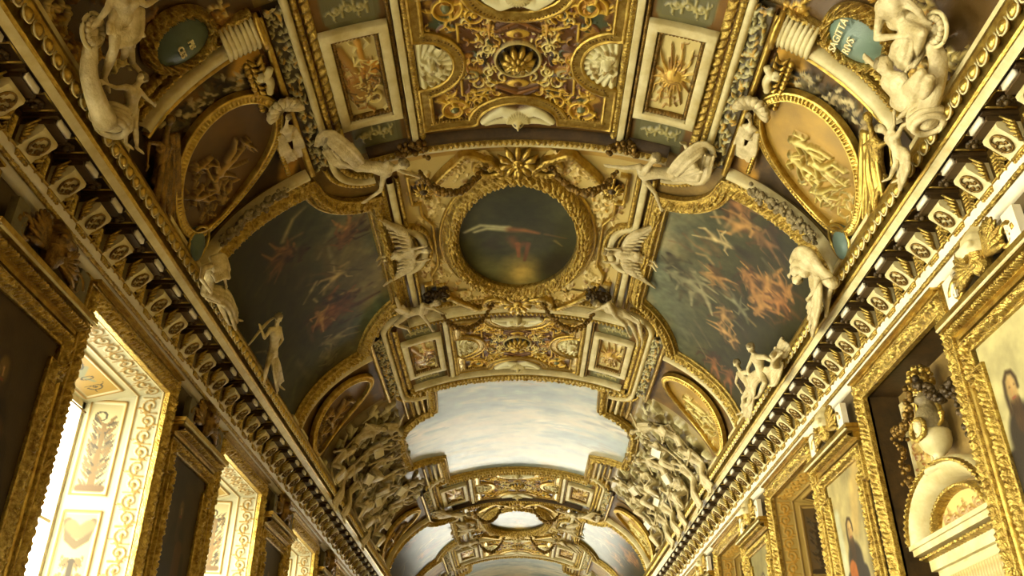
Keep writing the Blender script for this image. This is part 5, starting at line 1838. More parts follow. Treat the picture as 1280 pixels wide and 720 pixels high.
root, J, N, s = figure('helmeted_figure', 'rider_l_r', 'darker stucco figure seated just below the billowing cloak on the right cornice', face=a3(-.8, -.3, -.4), s=.72, drapes=[(['chest', 'pel', 'ftl'], .26, .05, 5)], seed=43)
root, J, N, s = figure('hunting_figure', 'hunt_l', 'dim stucco figure with a curved bow on the left cornice by the lunette', face=a3(.6, -.3, -.5), s=.72, drapes=[(['pel', 'knl', 'ftl'], .2, .04, 3)], seed=44)
t = np.linspace(0, 1, 14)
P = smoothline([VAULT.pos(*v) for v in BOW], 6)
tag(MB().tube(P, [.012, .026, .012], 6).build('bow', 'cream'), 'thin curved bow held by the dim stucco figure on the left cornice', 'bow')


# -- the crowd of muses beside the sky painting
def muse(c, lean, s, seed, sg, name='muse'):
    """an upright or sitting figure on the flank: its own up points to the crown, leaning by an angle along the gallery"""
    rr = random.Random(seed)
    u0, y0 = c

    def q(a, b, h):                                  # a = along the body upwards, b = sideways, metres at life size
        a, b = a*s, b*s
        return VAULT.pos(sg*(u0-(a*cos(lean)-b*sin(lean))), y0+a*sin(lean)+b*cos(lean), h)
    j = lambda v, d=.06: v+rr.uniform(-d, d)
    sit = rr.random() < .5
    J = dict(pel=q(0, 0, .2*s), chest=q(.36, j(0), .3*s), neck=q(.56, j(0), .34*s), head=q(.74, j(0, .1), .4*s), shl=q(.48, -.19, .3*s), shr=q(.48, .19, .3*s))
    for sd, b in (('l', -1), ('r', 1)):
        k = rr.random()
        if k < .35:
            J['el'+sd], J['ha'+sd] = q(.7, b*.38, .38*s), q(.95, b*j(.3, .12), .4*s)
        elif k < .7:
            J['el'+sd], J['ha'+sd] = q(.3, b*.36, .4*s), q(.22, b*j(.12, .1), .52*s)
        else:
            J['el'+sd], J['ha'+sd] = q(.36, b*.42, .3*s), q(.24, b*.66, .3*s)
        if sit:
            J['kn'+sd], J['ft'+sd] = q(j(.0), b*.2, .55*s), q(-.42, b*j(.2), .4*s)
        else:
            J['kn'+sd], J['ft'+sd] = q(-.42, b*j(.15), .34*s), q(-.85, b*j(.16), .18*s)
    N = VAULT.nrm(sg*u0, y0)
    root = thing(name, 'x', 'statue', VAULT.pos(sg*u0, y0, 0), 'stucco crowd beside the sky painting')
    body(root, J, s, N=N, voxel=.019, face=N+a3(0, -.6, 0)+a3(0, rr.uniform(-.5, .5), 0), female=rr.random() < .6)
    cloth(root, [[J['chest'], J['pel'], J['knl']*.5+J['knr']*.5, J['ftl']*.5+J['ftr']*.5], [J['shl'], J['pel'], J['ftr']]], .3*s, .055*s, 5, N, 'stucco', seed, .017)
    return root


ORD = ['first', 'second', 'third', 'fourth', 'fifth', 'sixth', 'seventh', 'eighth']
ROWS = [('lower', 4.75, [17.5, 18.5, 19.45, 20.4, 21.4, 22.4, 23.4], .82), ('upper', 3.85, [17.75, 18.8, 19.9, 21.0, 22.1, 23.2], .8), ('topmost', 3.25, [18.1, 22.75], .8)]
protos = []
for sg, side in ((-1, 'left'), (1, 'right')):
    for rn, u, ys, s in ROWS:
        for i, y in enumerate(ys):
            sd = int(100+i*7+u*10+sg*3)
            lean = random.Random(sd).uniform(-.5, .5) if rn != 'topmost' else (.9 if i == 0 else -.7)
            m_ = muse((u, y), lean, s, sd, sg)
            m_['label'] = '%s stucco figure of the %s row beside the sky painting, %s flank' % (ORD[i], rn, side)
            protos.append(m_)
    for i, m_ in enumerate(protos[-15:-8]):
        dup(m_, DB, 'tiny stucco figure, %s from the near end of the far crowd, %s flank' % (ORD[i], side), 'far stucco crowd')
    # open books, tablets and lyre leaning among them
    for i, (u, y, a) in enumerate(((3.62, 18.35, .5), (4.3, 19.1, -.3), (4.25, 20.9, .8), (4.4, 22.8, .2), (3.55, 21.6, -.5))):
        b = thing('open_book', 'pale open book propped among the stucco crowd, %s from the near end, %s flank' % (ORD[i], side), 'book', VAULT.pos(sg*u, y, .1), 'stucco books')
        for e, nm in ((-1, 'left_page'), (1, 'right_page')):
            V = []
            for h in (.42, .46):
                for (p_, q_) in ((0, -.15), (e*.19, -.15), (e*.19, .15), (0, .15)):
                    x, y_ = p_*cos(a)-q_*sin(a), p_*sin(a)+q_*cos(a)
                    V.append(VAULT.pos(sg*(u+y_), y+x, h+abs(p_)*.5))
            mk('page', V, [(3, 2, 1, 0), (4, 5, 6, 7), (0, 1, 5, 4), (1, 2, 6, 5), (2, 3, 7, 6), (3, 0, 4, 7)], 'white', b, False)
        MB().tube([VAULT.pos(sg*(u-.16*cos(a)), y+.16*sin(a), .44), VAULT.pos(sg*(u+.16*cos(a)), y-.16*sin(a), .44)], .02, 6).build('spine', 'cream', b)
    # rocky ground behind the crowd
    ck = Ras(*sorted((sg*2.75, sg*5.2)), 17.1, 24.3, .03, (112, 92, 48) if sg < 0 else (140, 120, 72))  # left base colour darkened for the unlit flank
    for k in range(420):
        u, y = RNG.uniform(2.8, 5.1), RNG.uniform(17.2, 24.2)
        a = RNG.normal()*.7
        L_ = RNG.uniform(.1, .4)
        ck.stroke([(sg*u, y), (sg*(u+L_*cos(a)), y+L_*sin(a)+.1)], RNG.uniform(.04, .09), RNG.uniform(.05, .16), random.choice([(190, 178, 136), (160, 144, 98), (112, 92, 50), (204, 190, 146), (90, 72, 36)]), .02)
    o = struct(ck.mesh('trim_8%d' % (sg > 0), VAULT, 'relief', h0=.01))
    copies([o], [DB])

# =================================================================== WALLS
def opening_frame(sgn, cy, root):
    P = wallplane(sgn*HALF)
    w, t = OW+.1, OT+.1
    pa = [(cy-w, SILL), (cy-w, t), (cy+w, t), (cy+w, SILL)]
    mould('carved_casing', P, pa if sgn < 0 else pa[::-1], ogee(.24, .12), 'goldcarve', root, False, .014, pebble(.06, .035))
    mould('outer_fillet', P, [(cy-w-.15, SILL), (cy-w-.15, t+.15), (cy+w+.15, t+.15), (cy+w+.15, SILL)], halfround(.05, .07, 5), 'gold', root, False, .06)
    # cap
    mb = MB()
    z = EYE+4.5
    for (d, z0, z1, e) in ((.07, .0, .03, 0), (.1, .03, .055, .03), (.15, .055, .08, .06)):
        mb.box((sgn*HALF, cy-w-e, z+z0), (sgn*(HALF-d), cy+w+e, z+z1))
    mb.build('cap', 'gold', root, smooth=False)
    mould('cap_dentils', P, [(cy-w, 4.485), (cy+w, 4.485)], halfround(.05, .09, 5), 'goldcarve', root, False, .012, dentil(.06, .04))


def reveal(sgn, cy, root, light):
    """splayed jambs and head: an arabesque strip, a plain band, then a painted grotesque panel"""
    x0, x1 = HALF, HALF+DEPTH
    SP = .16

    def surf_j(e):
        o = a3(sgn*x0, cy+e*OW, EYE)
        ea = a3(sgn*DEPTH, -e*SP, 0)/DEPTH
        n = unit(a3(-sgn*SP, -e*DEPTH, 0))
        return Plane(o, ea, (0, 0, 1), n)
    o = a3(sgn*x0, cy, EYE+OT)
    top = Plane(o, a3(sgn*DEPTH, 0, -.22)/DEPTH, (0, 1, 0), unit(a3(-sgn*.22, 0, -DEPTH)))
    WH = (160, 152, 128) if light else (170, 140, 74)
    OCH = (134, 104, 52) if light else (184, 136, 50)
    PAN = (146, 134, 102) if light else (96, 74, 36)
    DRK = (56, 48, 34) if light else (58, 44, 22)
    for e in (-1, 1):
        P = surf_j(e)
        R = Ras(0, DEPTH, SILL, OT, .014, WH)
        rinceau(R, (.15, SILL), (.15, OT-.1), .24, 26, .012, OCH, .1, .016)
        for a in (.0, .3):
            R.stroke([(a+.015, SILL), (a+.015, OT)], .014, .015, (124, 94, 42), soft=.3)
        for z0, z1 in ((SILL, .55), (.75, 2.75), (2.95, OT-.18)):
            R.stroke([(.43, z0), (.43, z1), (.84, z1), (.84, z0), (.43, z0)], .018, .018, (124, 94, 42), soft=.3)
            w = R._win((.46, z0+.04), (.81, z1-.04))
            R.C[w][..., :3] = PAN
            cx = .635
            top_ = z1-.12
            if z1 > 2.8:                               # urn-like trophy with dolphins and swags
                R.disc((cx+.06, top_-.08), .08, .07, 0, 0, DRK, ring=.35)
                R.disc((cx, top_-.3), .06, .1, 0, 0, DRK, .5)
                R.disc((cx, z0+.4), .09, .2, 0, 0, (108, 92, 60) if light else DRK, .5)
                R.disc((cx, z0+.75), .06, .12, 0, 0, DRK, .5)
                R.stroke([(cx-.12, top_-.16), (cx, top_-.2), (cx+.12, top_-.12)], .03, 0, DRK, .02)
                R.stroke([(cx, top_-.2), (cx, z0+.1)], .03, 0, (90, 70, 40) if light else DRK, .05)
                for k in range(64):
                    b = RNG.uniform(z0+.12, top_-.1)
                    d = RNG.uniform(.02, .13)
                    for s_ in (-1, 1):
                        R.stroke([(cx+s_*d, b), (cx+s_*min(.15, d+.05), b+.06)], .02, 0, random.choice([DRK, (96, 74, 44), (84, 72, 50)]), .006, soft=.5)
                R.stroke([(cx-.13, z0+.08), (cx+.13, z0+.08)], .05, 0, (82, 62, 38) if light else DRK)
            elif z1 > 1:                               # hanging drape over a tiered fountain
                R.stroke([(cx-.14, top_), (cx-.1, top_-.2), (cx, top_-.28), (cx+.1, top_-.2), (cx+.14, top_)], .05, 0, (84, 70, 48) if light else DRK, .05)
                R.stroke([(cx-.1, top_-.05), (cx, top_-.14), (cx+.1, top_-.05)], .08, 0, (106, 90, 62) if light else DRK)
                for k, (b, wd) in enumerate(((.5, .08), (.72, .05), (.86, .14), (1.1, .1), (1.3, .15))):
                    R.stroke([(cx-wd, top_-b), (cx, top_-b+.05), (cx+wd, top_-b)], .03, 0, DRK, .03, soft=.4)
                R.stroke([(cx, top_-.5), (cx, z0+.1)], .04, 0, DRK, .06)
                for k in range(60):
                    b = RNG.uniform(.4, 1.5)
                    d = RNG.uniform(.03, .14)
                    for s_ in (-1, 1):
                        R.stroke([(cx+s_*d, top_-b), (cx+s_*(d+.02), top_-b-.05)], .02, 0, (98, 78, 48) if light else DRK, .006, soft=.5)
        R.mesh('jamb_panel', P, 'fresco', root)
    W = OW
    R = Ras(0, DEPTH, -W, W, .014, WH)
    rinceau(R, (.15, -W), (.15, W), .24, 11, .012, OCH, .1, .016)
    for a in (.0, .3):
        R.stroke([(a+.015, -W), (a+.015, W)], .014, .015, (124, 94, 42), soft=.3)
    R.stroke([(.42, -.86), (.42, .86), (.86, .86), (.86, -.86), (.42, -.86)], .02, .018, (124, 92, 38), soft=.3)
    w = R._win((.45, -.82), (.83, .82))
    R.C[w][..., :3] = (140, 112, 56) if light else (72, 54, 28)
    for s_ in (-1, 1):
        R.spiral((.64, s_*.62), .09, 1.4, 0, s_, .014, 0, DRK, None, 3)
        R.stroke([(.56, s_*.1), (.68, s_*.3), (.6, s_*.48)], .05, 0, (110, 108, 84) if light else (120, 92, 46), .02)
        R.disc((.64, s_*.36), .08, .05, 0, 0, DRK, ring=.3)
    R.disc((.64, 0), .1, .14, 0, 0, DRK, ring=.25)
    R.mesh('head_panel', top, 'fresco', root)
    # white corner beads where jambs meet head
    return SP


WN = [0]
for i, cy in enumerate(WIN_L):
    if cy < -8 or cy > 40:
        continue
    WN[0] += 1
    root = struct(empty('window_%d' % (10+WN[0]), (-HALF, cy, EYE+SILL)))
    if cy > 4:
        opening_frame(-1, cy, root)
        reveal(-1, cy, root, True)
    else:
        mb = MB()
        for e in (-1, 1):
            mb.box((-HALF, cy+e*OW, EYE+SILL), (-HALF-DEPTH, cy+e*(OW+.05), EYE+OT))
        mb.box((-HALF, cy-OW, EYE+OT), (-HALF-DEPTH, cy+OW, EYE+OT+.05))
        mb.build('jambs', 'white', root, smooth=False)
    xg = -HALF-DEPTH
    mb = MB()
    wi = OW-.15
    for e in (-1, 1):
        mb.box((xg-.06, cy+e*(wi-.07), EYE+SILL-.1), (xg, cy+e*(wi+.3), EYE+OT-.1))
    mb.box((xg-.06, cy-wi-.3, EYE+4.03), (xg, cy+wi+.3, EYE+4.5)).box((xg-.06, cy-wi-.3, EYE+SILL-.15), (xg, cy+wi+.3, EYE+SILL))
    mb.box((xg-.05, cy-.02, EYE+SILL), (xg-.02, cy+.02, EYE+4.05)).box((xg-.05, cy-wi, EYE+2.58), (xg-.02, cy+wi, EYE+2.62))
    mb.build('window_frame', 'white', root, smooth=False)
    mk('pane', [(xg-.035, cy-wi, EYE+SILL), (xg-.035, cy+wi, EYE+SILL), (xg-.035, cy+wi, EYE+4.1), (xg-.035, cy-wi, EYE+4.1)], [(0, 1, 2, 3)], 'glass', root)
    if cy > 4:
        mb = MB()
        mb.tube([(xg+.05, cy-wi, EYE+3.97), (xg+.05, cy+wi-.05, EYE+3.97)], .012, 6)
        mb.build('curtain_rod', 'golddark', root)
    mb = MB()
    mb.box((-HALF, cy-OW, EYE+SILL-.06), (xg, cy+OW, EYE+SILL))
    mb.build('sill', 'white', root, smooth=False)

DN = 0
for i, cy in enumerate(WIN_R):
    DN += 1
    root = struct(empty('door_%d' % DN, (HALF, cy, EYE+SILL)))
    if cy < 4 or abs(cy-9.4) < .1:
        if cy > 4:
            opening_frame(1, cy, root)
        d = .42
        mb = MB()
        for e in (-1, 1):
            mb.box((HALF, cy+e*OW, EYE+SILL), (HALF+d, cy+e*(OW+.05), EYE+OT))
        mb.box((HALF, cy-OW, EYE+OT), (HALF+d, cy+OW, EYE+OT+.05))
        mb.build('reveal', 'brown', root, smooth=False)
        MB().box((HALF+d, cy-OW-.05, EYE+SILL), (HALF+d+.05, cy+OW+.05, EYE+OT+.05)).build('back_panel', 'ochre', root, smooth=False)
    else:
        opening_frame(1, cy, root)
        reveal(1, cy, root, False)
        MB().box((HALF+DEPTH, cy-OW, EYE+SILL), (HALF+DEPTH+.05, cy+OW, EYE+OT)).build('mirror_back', 'golddark', root, smooth=False)

# -- the doorway with the broken segmental pediment and the urn, right wall
cy = 9.42
XB = HALF+.42
DW = thing('doorcase', 'cream and gold doorcase with rounded pediment in the recess of the right wall', 'doorcase', (XB, cy, EYE+SILL))
PB = wallplane(XB)
arcz = lambda t, r_, rz: (cy+r_*cos(t), 2.36+rz*sin(t))
arc = [arcz(t, .93, .62) for t in np.linspace(0, pi, 30)]
mb = MB()
for z0, z1, d, e in ((2.24, 2.31, .34, .98), (2.31, 2.36, .37, 1.0), (2.05, 2.24, .22, .88), (1.6, 2.05, .16, .84), (1.5, 1.6, .24, .9), (-1.1, 1.5, .1, .84)):
    mb.box((XB, cy-e, EYE+z0), (XB-d, cy+e, EYE+z1))
mb.build('entablature', 'cream', DW, smooth=False)
mould('arched_hood', PB, arc[::-1], [(-.11, 0), (-.11, .3), (-.06, .36), (0, .34), (.05, .28), (.1, .22), (.1, 0)], 'cream', DW, False, .05)
mould('hood_beads', PB, [arcz(t, .99, .68) for t in np.linspace(0, pi, 30)][::-1], halfround(.09, .4, 6), 'goldcarve', DW, False, .014, bead(.075, .05))
mould('inner_arch', PB, [arcz(t, .66, .42) for t in np.linspace(0, pi, 24)][::-1], halfround(.1, .24, 6), 'goldcarve', DW, False, .016, bead(.06, .03))
ty = Ras(cy-.62, cy+.62, 2.34, 2.8, .012, (206, 178, 112))
rinceau(ty, (cy-.45, 2.5), (cy+.45, 2.5), .24, 5, .03, (150, 112, 52), None, .016)
ty.mesh('tympanum', PB, 'relief', DW, h0=.12, inside=lambda X, Y: ((X-cy)/.64)**2+((Y-2.36)/.4)**2 < 1)
mould('bed_beads', PB, [(cy-.92, 2.2), (cy+.92, 2.2)], halfround(.09, .3, 6), 'goldcarve', DW, False, .014, bead(.075, .05))
fz = Ras(cy-.8, cy+.8, 1.64, 2.02, .012, (206, 190, 140))
for k in range(26):
    y = cy-.76+k*.06
    fz.stroke([(y, 1.72), (y+.01, 1.94)], .022, .03, (170, 144, 84), .01)
fz.mesh('fluted_frieze', PB, 'relief', DW, h0=.165)
for z in (1.42, 1.22, 1.05):
    mould('panel_fillet', PB, [(cy-.78, z), (cy+.78, z)], halfround(.03, .13, 5), 'golddark', DW, False, .1)
# panels on the back of the recess, either side of the urn
for e, nm in ((-1, 'near'), (1, 'far')):
    bp = thing('wall_panel', 'narrow gold framed arabesque panel on the %s side of the urn' % nm, 'panel', (XB, cy+e*.8, EYE+3.1))
    R = Ras(*sorted((cy+e*.55, cy+e*1.08)), 2.55, 4.22, .012, (204, 176, 106))
    for k in range(46):
        y, z = cy+e*RNG.uniform(.6, 1.04), RNG.uniform(2.7, 4.1)
        a = RNG.uniform(0, 6.28)
        R.stroke([(y, z), (y+.06*cos(a), z+.06*sin(a)), (y+.1*cos(a+1), z+.1*sin(a+1))], .022, .03, random.choice([(150, 92, 34), (128, 96, 50), (180, 140, 70)]), .008)
    R.mesh('painted_field', PB, 'relief', bp, h0=.02)
    mould('frame', PB, [(cy+e*.56, 2.6), (cy+e*.56, 4.18), (cy+e*1.06, 4.18), (cy+e*1.06, 2.6)], halfround(.05, .04, 5), 'cream', bp, True, .06, h0=.02)
    # oval ring and leaf drop
    mould('ring', PB, ellipse(cy+e*.82, 3.1, .08, .14, 30), halfround(.035, .05, 5), 'cream', bp, True, .03, h0=.02)
    MB().box((XB-.02, cy+e*.7, EYE+2.66), (XB-.06, cy+e*.96, EYE+2.86)).build('leaf_drop', 'bronze', bp)
ur = thing('urn', 'tall gilt and cream urn crowned with flowers on top of the doorcase pediment', 'urn', (XB-.22, cy+.02, EYE+2.98))


def lathe(pr, c, n=24, flute=0):
    V = []
    for r_, z in pr:
        for k in range(n):
            a = 2*pi*k/n
            q = r_*.8*(1-.06*(k % 2)*(flute if .2 < (z-pr[0][1]) < .55 else 0))
            V.append((c[0]+q*cos(a), c[1]+q*sin(a), c[2]+z))
    F = [(i*n+k, i*n+(k+1) % n, (i+1)*n+(k+1) % n, (i+1)*n+k) for i in range(len(pr)-1) for k in range(n)]
    return V, F


UC = a3(XB-.22, cy+.04, EYE+2.97)
mb = MB()
mb.add(*lathe([(.0, 0), (.24, 0), (.24, .04), (.19, .06), (.17, .09), (.1, .13), (.07, .17), (.09, .21), (.12, .22), (.19, .28), (.23, .36), (.235, .44), (.24, .46), (.22, .48)], UC, 28, 1))
mb.build('bowl', 'cream', ur)
mb = MB()
mb.add(*lathe([(.22, .48), (.22, .56), (.19, .68), (.14, .76), (.1, .8), (.11, .83), (.15, .86), (.14, .9), (.1, .92), (.07, 1.0), (.0, 1.03)], UC, 24))
mb.build('neck', 'stuccodark', ur)
mb = MB()
for e in (-1, 1):
    P = smoothline([UC+a3(0, e*.16, .5), UC+a3(0, e*.28, .55), UC+a3(0, e*.26, .75), UC+a3(0, e*.2, .95), UC+a3(0, e*.1, .86)], 6)
    o = None
    mb2 = MB().tube(P, [.022, .03, .02], 6)
    mb2.ball(P[8], .04)
    mb2.build('handle', 'gold', ur)
mb = MB()
mb.ball(UC+a3(0, 0, 1.12), (.11, .15, .13))
for k in range(70):
    d = unit(RNG.normal(size=3))
    mb.ball(UC+a3(0, 0, 1.12)+d*a3(.13, .18, .16), RNG.uniform(.02, .042), 6, 5)
mb.build('flowers', 'goldcarve', ur)
mb = MB()
for k in range(30):
    a = 2*pi*k/30
    mb.ball(UC+a3(-.17, .17*cos(a), .5+.11*sin(a)), .035, 6, 5)
mb.build('wreath', 'goldcarve', ur)
mb = MB().ball(UC+a3(-.155, 0, .55), (.05, .09, .11))
mb.build('face_medallion', 'stucco', ur)
for e, nm in ((-1, 'near'), (1, 'far')):
    mb = MB()
    P0, P1, P2 = UC+a3(-.1, e*.14, 1.05), UC+a3(-.06, e*.8, .78), UC+a3(-.02, e*.86, .1)
    for k, f in enumerate(np.linspace(0, 1, 20)):
        q = P0*(1-f)+P1*f-a3(0, 0, .3*4*f*(1-f)*.6)
        for _ in range(3):
            mb.ball(q+RNG.normal(size=3)*.03, RNG.uniform(.03, .05), 6, 5)
    for f in np.linspace(0, 1, 16):
        q = P1*(1-f)+P2*f
        for _ in range(2):
            mb.ball(q+RNG.normal(size=3)*.03, RNG.uniform(.025, .045), 6, 5)
    tag(mb.build('fruit_garland', 'bronze' if e < 0 else 'golddark'), 'dark fruit garland swagged from the urn to the %s side of the recess' % nm, 'garland')

# the caps of the portraits carry their own mouldings
# -- portraits between the openings
PORTRAITS = [((156, 144, 104), (44, 36, 26), (120, 90, 50)), ((150, 134, 92), (50, 42, 32), (150, 84, 36)), ((120, 108, 70), (40, 34, 24), (90, 70, 40)), ((96, 84, 52), (36, 30, 20), (110, 70, 30))]


def portrait(sgn, cy, k):
    side = 'left' if sgn < 0 else 'right'
    order = ['nearest', 'second', 'third', 'fourth', 'fifth', 'sixth', 'seventh', 'eighth'][k]
    root = thing('portrait_painting', '%s tall gilt framed portrait along the %s wall, %s' % (order, side, 'in deep shadow' if sgn < 0 else 'under its own gilt cap'), 'painting', (sgn*HALF, cy, EYE-1.1), 'portraits along the %s wall' % side)
    P = wallplane(sgn*HALF)
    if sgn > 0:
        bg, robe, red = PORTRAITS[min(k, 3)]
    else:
        bg, robe, red = (58, 44, 26), (44, 34, 20), (70, 46, 24)  # left wall's shade is put into these portrait colours
    W = .68
    R = Ras(cy-W, cy+W, -1.2, 3.76, .014, bg)
    n = fbm(R.A*1.5, R.B*1.2, k+5)
    R.C[..., :3] *= (1+(n-.5)*.5)[..., None]
    vd = sgn                                          # which way is to the right for someone facing the wall
    fx = cy+(.3 if sgn > 0 and k == 0 else .12 if sgn > 0 and k == 1 else 0)
    top = 2.92 if sgn > 0 and k == 1 else 3.1
    if k == 1 and sgn > 0:
        R.stroke([(cy-.6, 3.7), (cy-.3, 3.4), (cy-.1, 2.9)], .25, 0, (176, 148, 92), .18, soft=.6)
        R.stroke([(cy-.62, 3.2), (cy-.5, 2.5), (cy-.45, 1.5)], .2, 0, (106, 92, 56), .24, soft=.6)
        R.stroke([(cy+.5, 3.2), (cy+.5, 1.9)], .12, 0, (170, 164, 136), .16, soft=.6)
    R.stroke([(fx-.02, top-.42), (fx-.03, top-.9), (fx, 0)], .3, 0, robe, .5, soft=.25)
    R.stroke([(fx-.28, top-.62), (fx-.38, top-1.1), (fx-.2, top-1.5)], .14, 0, robe, .12, soft=.3)
    R.stroke([(fx+.26, top-.62), (fx+.34, top-1.1), (fx+.12, top-1.45)], .14, 0, robe, .12, soft=.3)
    if k == 1 or sgn < 0:
        R.stroke([(fx+.12, top-.5), (fx+.12, top-1.5)], .15, 0, red, .2, soft=.3)
    R.stroke([(fx, top-.14), (fx, top-.34)], .1, 0, (60, 44, 28), .09, soft=.3)
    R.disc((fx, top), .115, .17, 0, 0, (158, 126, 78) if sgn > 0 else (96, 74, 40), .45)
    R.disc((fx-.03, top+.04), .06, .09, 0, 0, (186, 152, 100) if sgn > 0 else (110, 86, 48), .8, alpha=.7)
    R.stroke([(fx-.1, top-.02), (fx-.1, top+.06), (fx-.06, top+.14), (fx+.02, top+.16), (fx+.09, top+.1), (fx+.115, top-.02), (fx+.11, top-.2)], .035, 0, (58, 43, 26), .05, soft=.9)
    R.disc((fx-.01, top-.15), .075, .09, 0, 0, (72, 53, 31), .9)
    R.disc((fx-.01, top-.085), .03, .012, 0, 0, (136, 88, 60), .8)
    for e in (-1, 1):
        R.disc((fx+e*.04-.01, top+.02), .026, .016, 0, 0, (84, 60, 36), .9, alpha=.8)
    R.stroke([(fx, top+.02), (fx+.012, top-.05)], .014, 0, (170, 128, 80), soft=.5)
    R.stroke([(fx-.02, top-.09), (fx+.03, top-.09)], .012, 0, (130, 70, 50), soft=.5)
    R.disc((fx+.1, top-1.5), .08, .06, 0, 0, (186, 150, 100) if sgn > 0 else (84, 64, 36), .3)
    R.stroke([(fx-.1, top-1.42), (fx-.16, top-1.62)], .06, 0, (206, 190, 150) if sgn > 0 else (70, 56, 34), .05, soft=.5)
    R.grain(.2, 5, k)
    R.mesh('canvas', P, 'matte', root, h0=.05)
    e0, e1, z0, z1 = .68, .8, 3.42, 3.76
    pa = [(cy-e0, -1.2), (cy-e0, z0), (cy-e1, z0), (cy-e1, z1), (cy+e1, z1), (cy+e1, z0), (cy+e0, z0), (cy+e0, -1.2)]
    mould('crossetted_frame', P, pa if sgn < 0 else pa[::-1], ogee(.17, .12), 'goldcarve', root, False, .012, pebble(.05, .035), .02)
    mb = MB()
    for z0_, z1_, d, e, in ((3.86, 3.9, .1, .86), (3.9, 3.98, .14, .87), (3.98, 4.02, .22, .92), (4.02, 4.07, .25, .95)):
        mb.box((sgn*HALF, cy-e, EYE+z0_), (sgn*(HALF-d), cy+e, EYE+z1_))
    cp = mb.build('cap', 'gold', root, smooth=False)
    mould('cap_fillet', wallplane(sgn*(HALF-.24)), [(cy-.94, 4.0), (cy+.94, 4.0)], halfround(.03, .02, 5), 'cream', cp, False, .2)
    mould('cap_dentils', P, [(cy-.86, 3.94), (cy+.86, 3.94)], halfround(.085, .2, 6), 'goldcarve', cp, False, .01, dentil(.05, .06))
    # helmet mask and sprays above
    mc = thing('mask_cartouche', '%s helmeted mask with leaf sprays over a portrait cap, %s wall' % (order, side), 'ornament', (sgn*HALF, cy, EYE+4.08), 'helmet masks along the %s wall' % side)
    c = a3(sgn*(HALF-.16), cy, EYE+4.34)
    mt = 'goldcarve' if sgn > 0 else 'golddark'  # left masks get darker materials in place of the wall's shade
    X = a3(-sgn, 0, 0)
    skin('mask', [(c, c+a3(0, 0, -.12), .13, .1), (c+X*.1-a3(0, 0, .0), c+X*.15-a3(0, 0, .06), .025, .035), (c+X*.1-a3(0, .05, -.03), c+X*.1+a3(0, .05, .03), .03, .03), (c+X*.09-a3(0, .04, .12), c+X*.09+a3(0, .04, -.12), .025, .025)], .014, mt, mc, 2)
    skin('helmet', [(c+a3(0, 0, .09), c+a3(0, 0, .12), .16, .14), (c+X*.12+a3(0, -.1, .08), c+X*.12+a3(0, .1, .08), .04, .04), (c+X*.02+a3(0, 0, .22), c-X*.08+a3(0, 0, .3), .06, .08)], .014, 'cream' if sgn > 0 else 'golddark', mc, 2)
    for e in (-1, 1):
        lf = MB()
        for q in range(8):
            a = -.3+q*.3
            b0 = c+a3(0, e*.12, -.06)
            b1 = b0+a3(0, e*.22*cos(a*.6), .2*sin(a))+X*.02
            b2 = b1+a3(0, e*.14*cos(a), .1*sin(a*1.3))
            lf.tube(smoothline([b0, b1, b2], 4), [.03, .05, .012], 6)
        lf.build('leaf_spray', mt, mc)
        sc_ = MB()
        t = np.linspace(0, 1, 24)
        P3 = np.stack([np.full(24, c[0]), c[1]+e*(.5+.14*(1-.7*t)*np.cos(t*8)), c[2]-.1+.14*(1-.7*t)*np.sin(t*8)], -1)
        sc_.tube(P3, [.035, .02], 6)
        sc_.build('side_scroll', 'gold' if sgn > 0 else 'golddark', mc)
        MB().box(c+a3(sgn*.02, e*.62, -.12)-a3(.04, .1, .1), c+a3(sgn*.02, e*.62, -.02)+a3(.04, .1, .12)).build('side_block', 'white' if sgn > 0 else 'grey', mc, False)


for k, cy in enumerate([c for c in PIC_L if 5 < c < 36]):
    portrait(-1, cy, k)
for k, cy in enumerate([c for c in PIC_R if 5 < c < 36]):
    portrait(1, cy, k)

# =================================================================== LIGHT, SKY, CAMERA
bpy.data.scenes.remove(TSC)
nt = M['glass'].node_tree
for n in list(nt.nodes):
    nt.nodes.remove(n)
out = nt.nodes.new('ShaderNodeOutputMaterial')
mx = nt.nodes.new('ShaderNodeMixShader')
mx.inputs[0].default_value = .06
tr = nt.nodes.new('ShaderNodeBsdfTransparent')
gl = nt.nodes.new('ShaderNodeBsdfGlossy')
gl.inputs['Roughness'].default_value = .05
nt.links.new(tr.outputs[0], mx.inputs[1])
nt.links.new(gl.outputs[0], mx.inputs[2])
nt.links.new(mx.outputs[0], out.inputs[0])

w = bpy.data.worlds.new('sky')
SC.world = w
w.use_nodes = True
bg = w.node_tree.nodes['Background']
bg.inputs['Color'].default_value = (1.0, .95, .78, 1)
bg.inputs['Strength'].default_value = WORLD
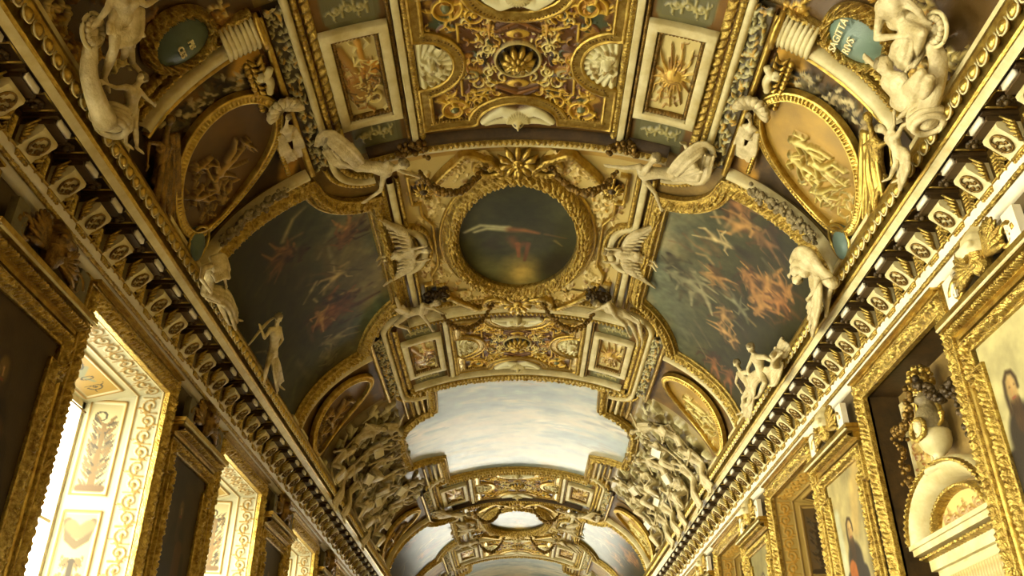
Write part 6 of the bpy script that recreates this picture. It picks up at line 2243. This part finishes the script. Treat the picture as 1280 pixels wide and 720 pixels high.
# bright sky and facades across the court, dimmer paving far below
tc = w.node_tree.nodes.new('ShaderNodeTexCoord')
sx_ = w.node_tree.nodes.new('ShaderNodeSeparateXYZ')
mr = w.node_tree.nodes.new('ShaderNodeMapRange')
mr.inputs['From Min'].default_value, mr.inputs['From Max'].default_value = -1, 1
rp_ = w.node_tree.nodes.new('ShaderNodeValToRGB')
rp_.color_ramp.elements[0].position, rp_.color_ramp.elements[1].position = .06, .33
rp_.color_ramp.elements[0].color = (.16, .15, .12, 1)
rp_.color_ramp.elements[1].color = (1.0, .965, .78, 1)
w.node_tree.links.new(tc.outputs['Generated'], sx_.inputs[0])
w.node_tree.links.new(sx_.outputs['Z'], mr.inputs['Value'])
w.node_tree.links.new(mr.outputs[0], rp_.inputs['Fac'])
w.node_tree.links.new(rp_.outputs['Color'], bg.inputs['Color'])


def portal(loc, rot, sx, sy):
    l = bpy.data.lights.new('daylight', 'AREA')
    l.shape = 'RECTANGLE'
    l.size, l.size_y = sx, sy
    l.cycles.is_portal = True
    o = bpy.data.objects.new('daylight', l)
    COL.objects.link(o)
    o.location = loc
    o.rotation_euler = rot


for cy in WIN_L:
    if -8 < cy < 40:
        portal((-HALF-DEPTH-.1, cy, EYE+1.5), (0, -pi/2, 0), 5.3, 2.1)
portal((0, Y1+.12, 3.4), (-pi/2, 0, 0), 3.4, 6)

cam = bpy.data.cameras.new('camera')
co = bpy.data.objects.new('camera', cam)
COL.objects.link(co)
F_PX = 1075.
cam.sensor_fit = 'HORIZONTAL'
cam.sensor_width = 36
cam.lens = 36*F_PX/1280
pitch, yaw = math.atan(610/F_PX), radians(.278)
co.location = (-.035, 0, EYE)
co.rotation_euler = (pi/2+pitch, 0, yaw)
cam.clip_start = .05
SC.camera = co
vs = SC.view_settings
vs.view_transform = 'Standard'
vs.look = 'None'
vs.gamma = 1
vs.use_curve_mapping = False
vs.exposure = EXPO
SC.cycles.max_bounces = 8
SC.cycles.diffuse_bounces = 2
SC.cycles.glossy_bounces = 3
SC.cycles.transparent_max_bounces = 6
SC.cycles.sample_clamp_indirect = 6
SC.cycles.use_denoising = True
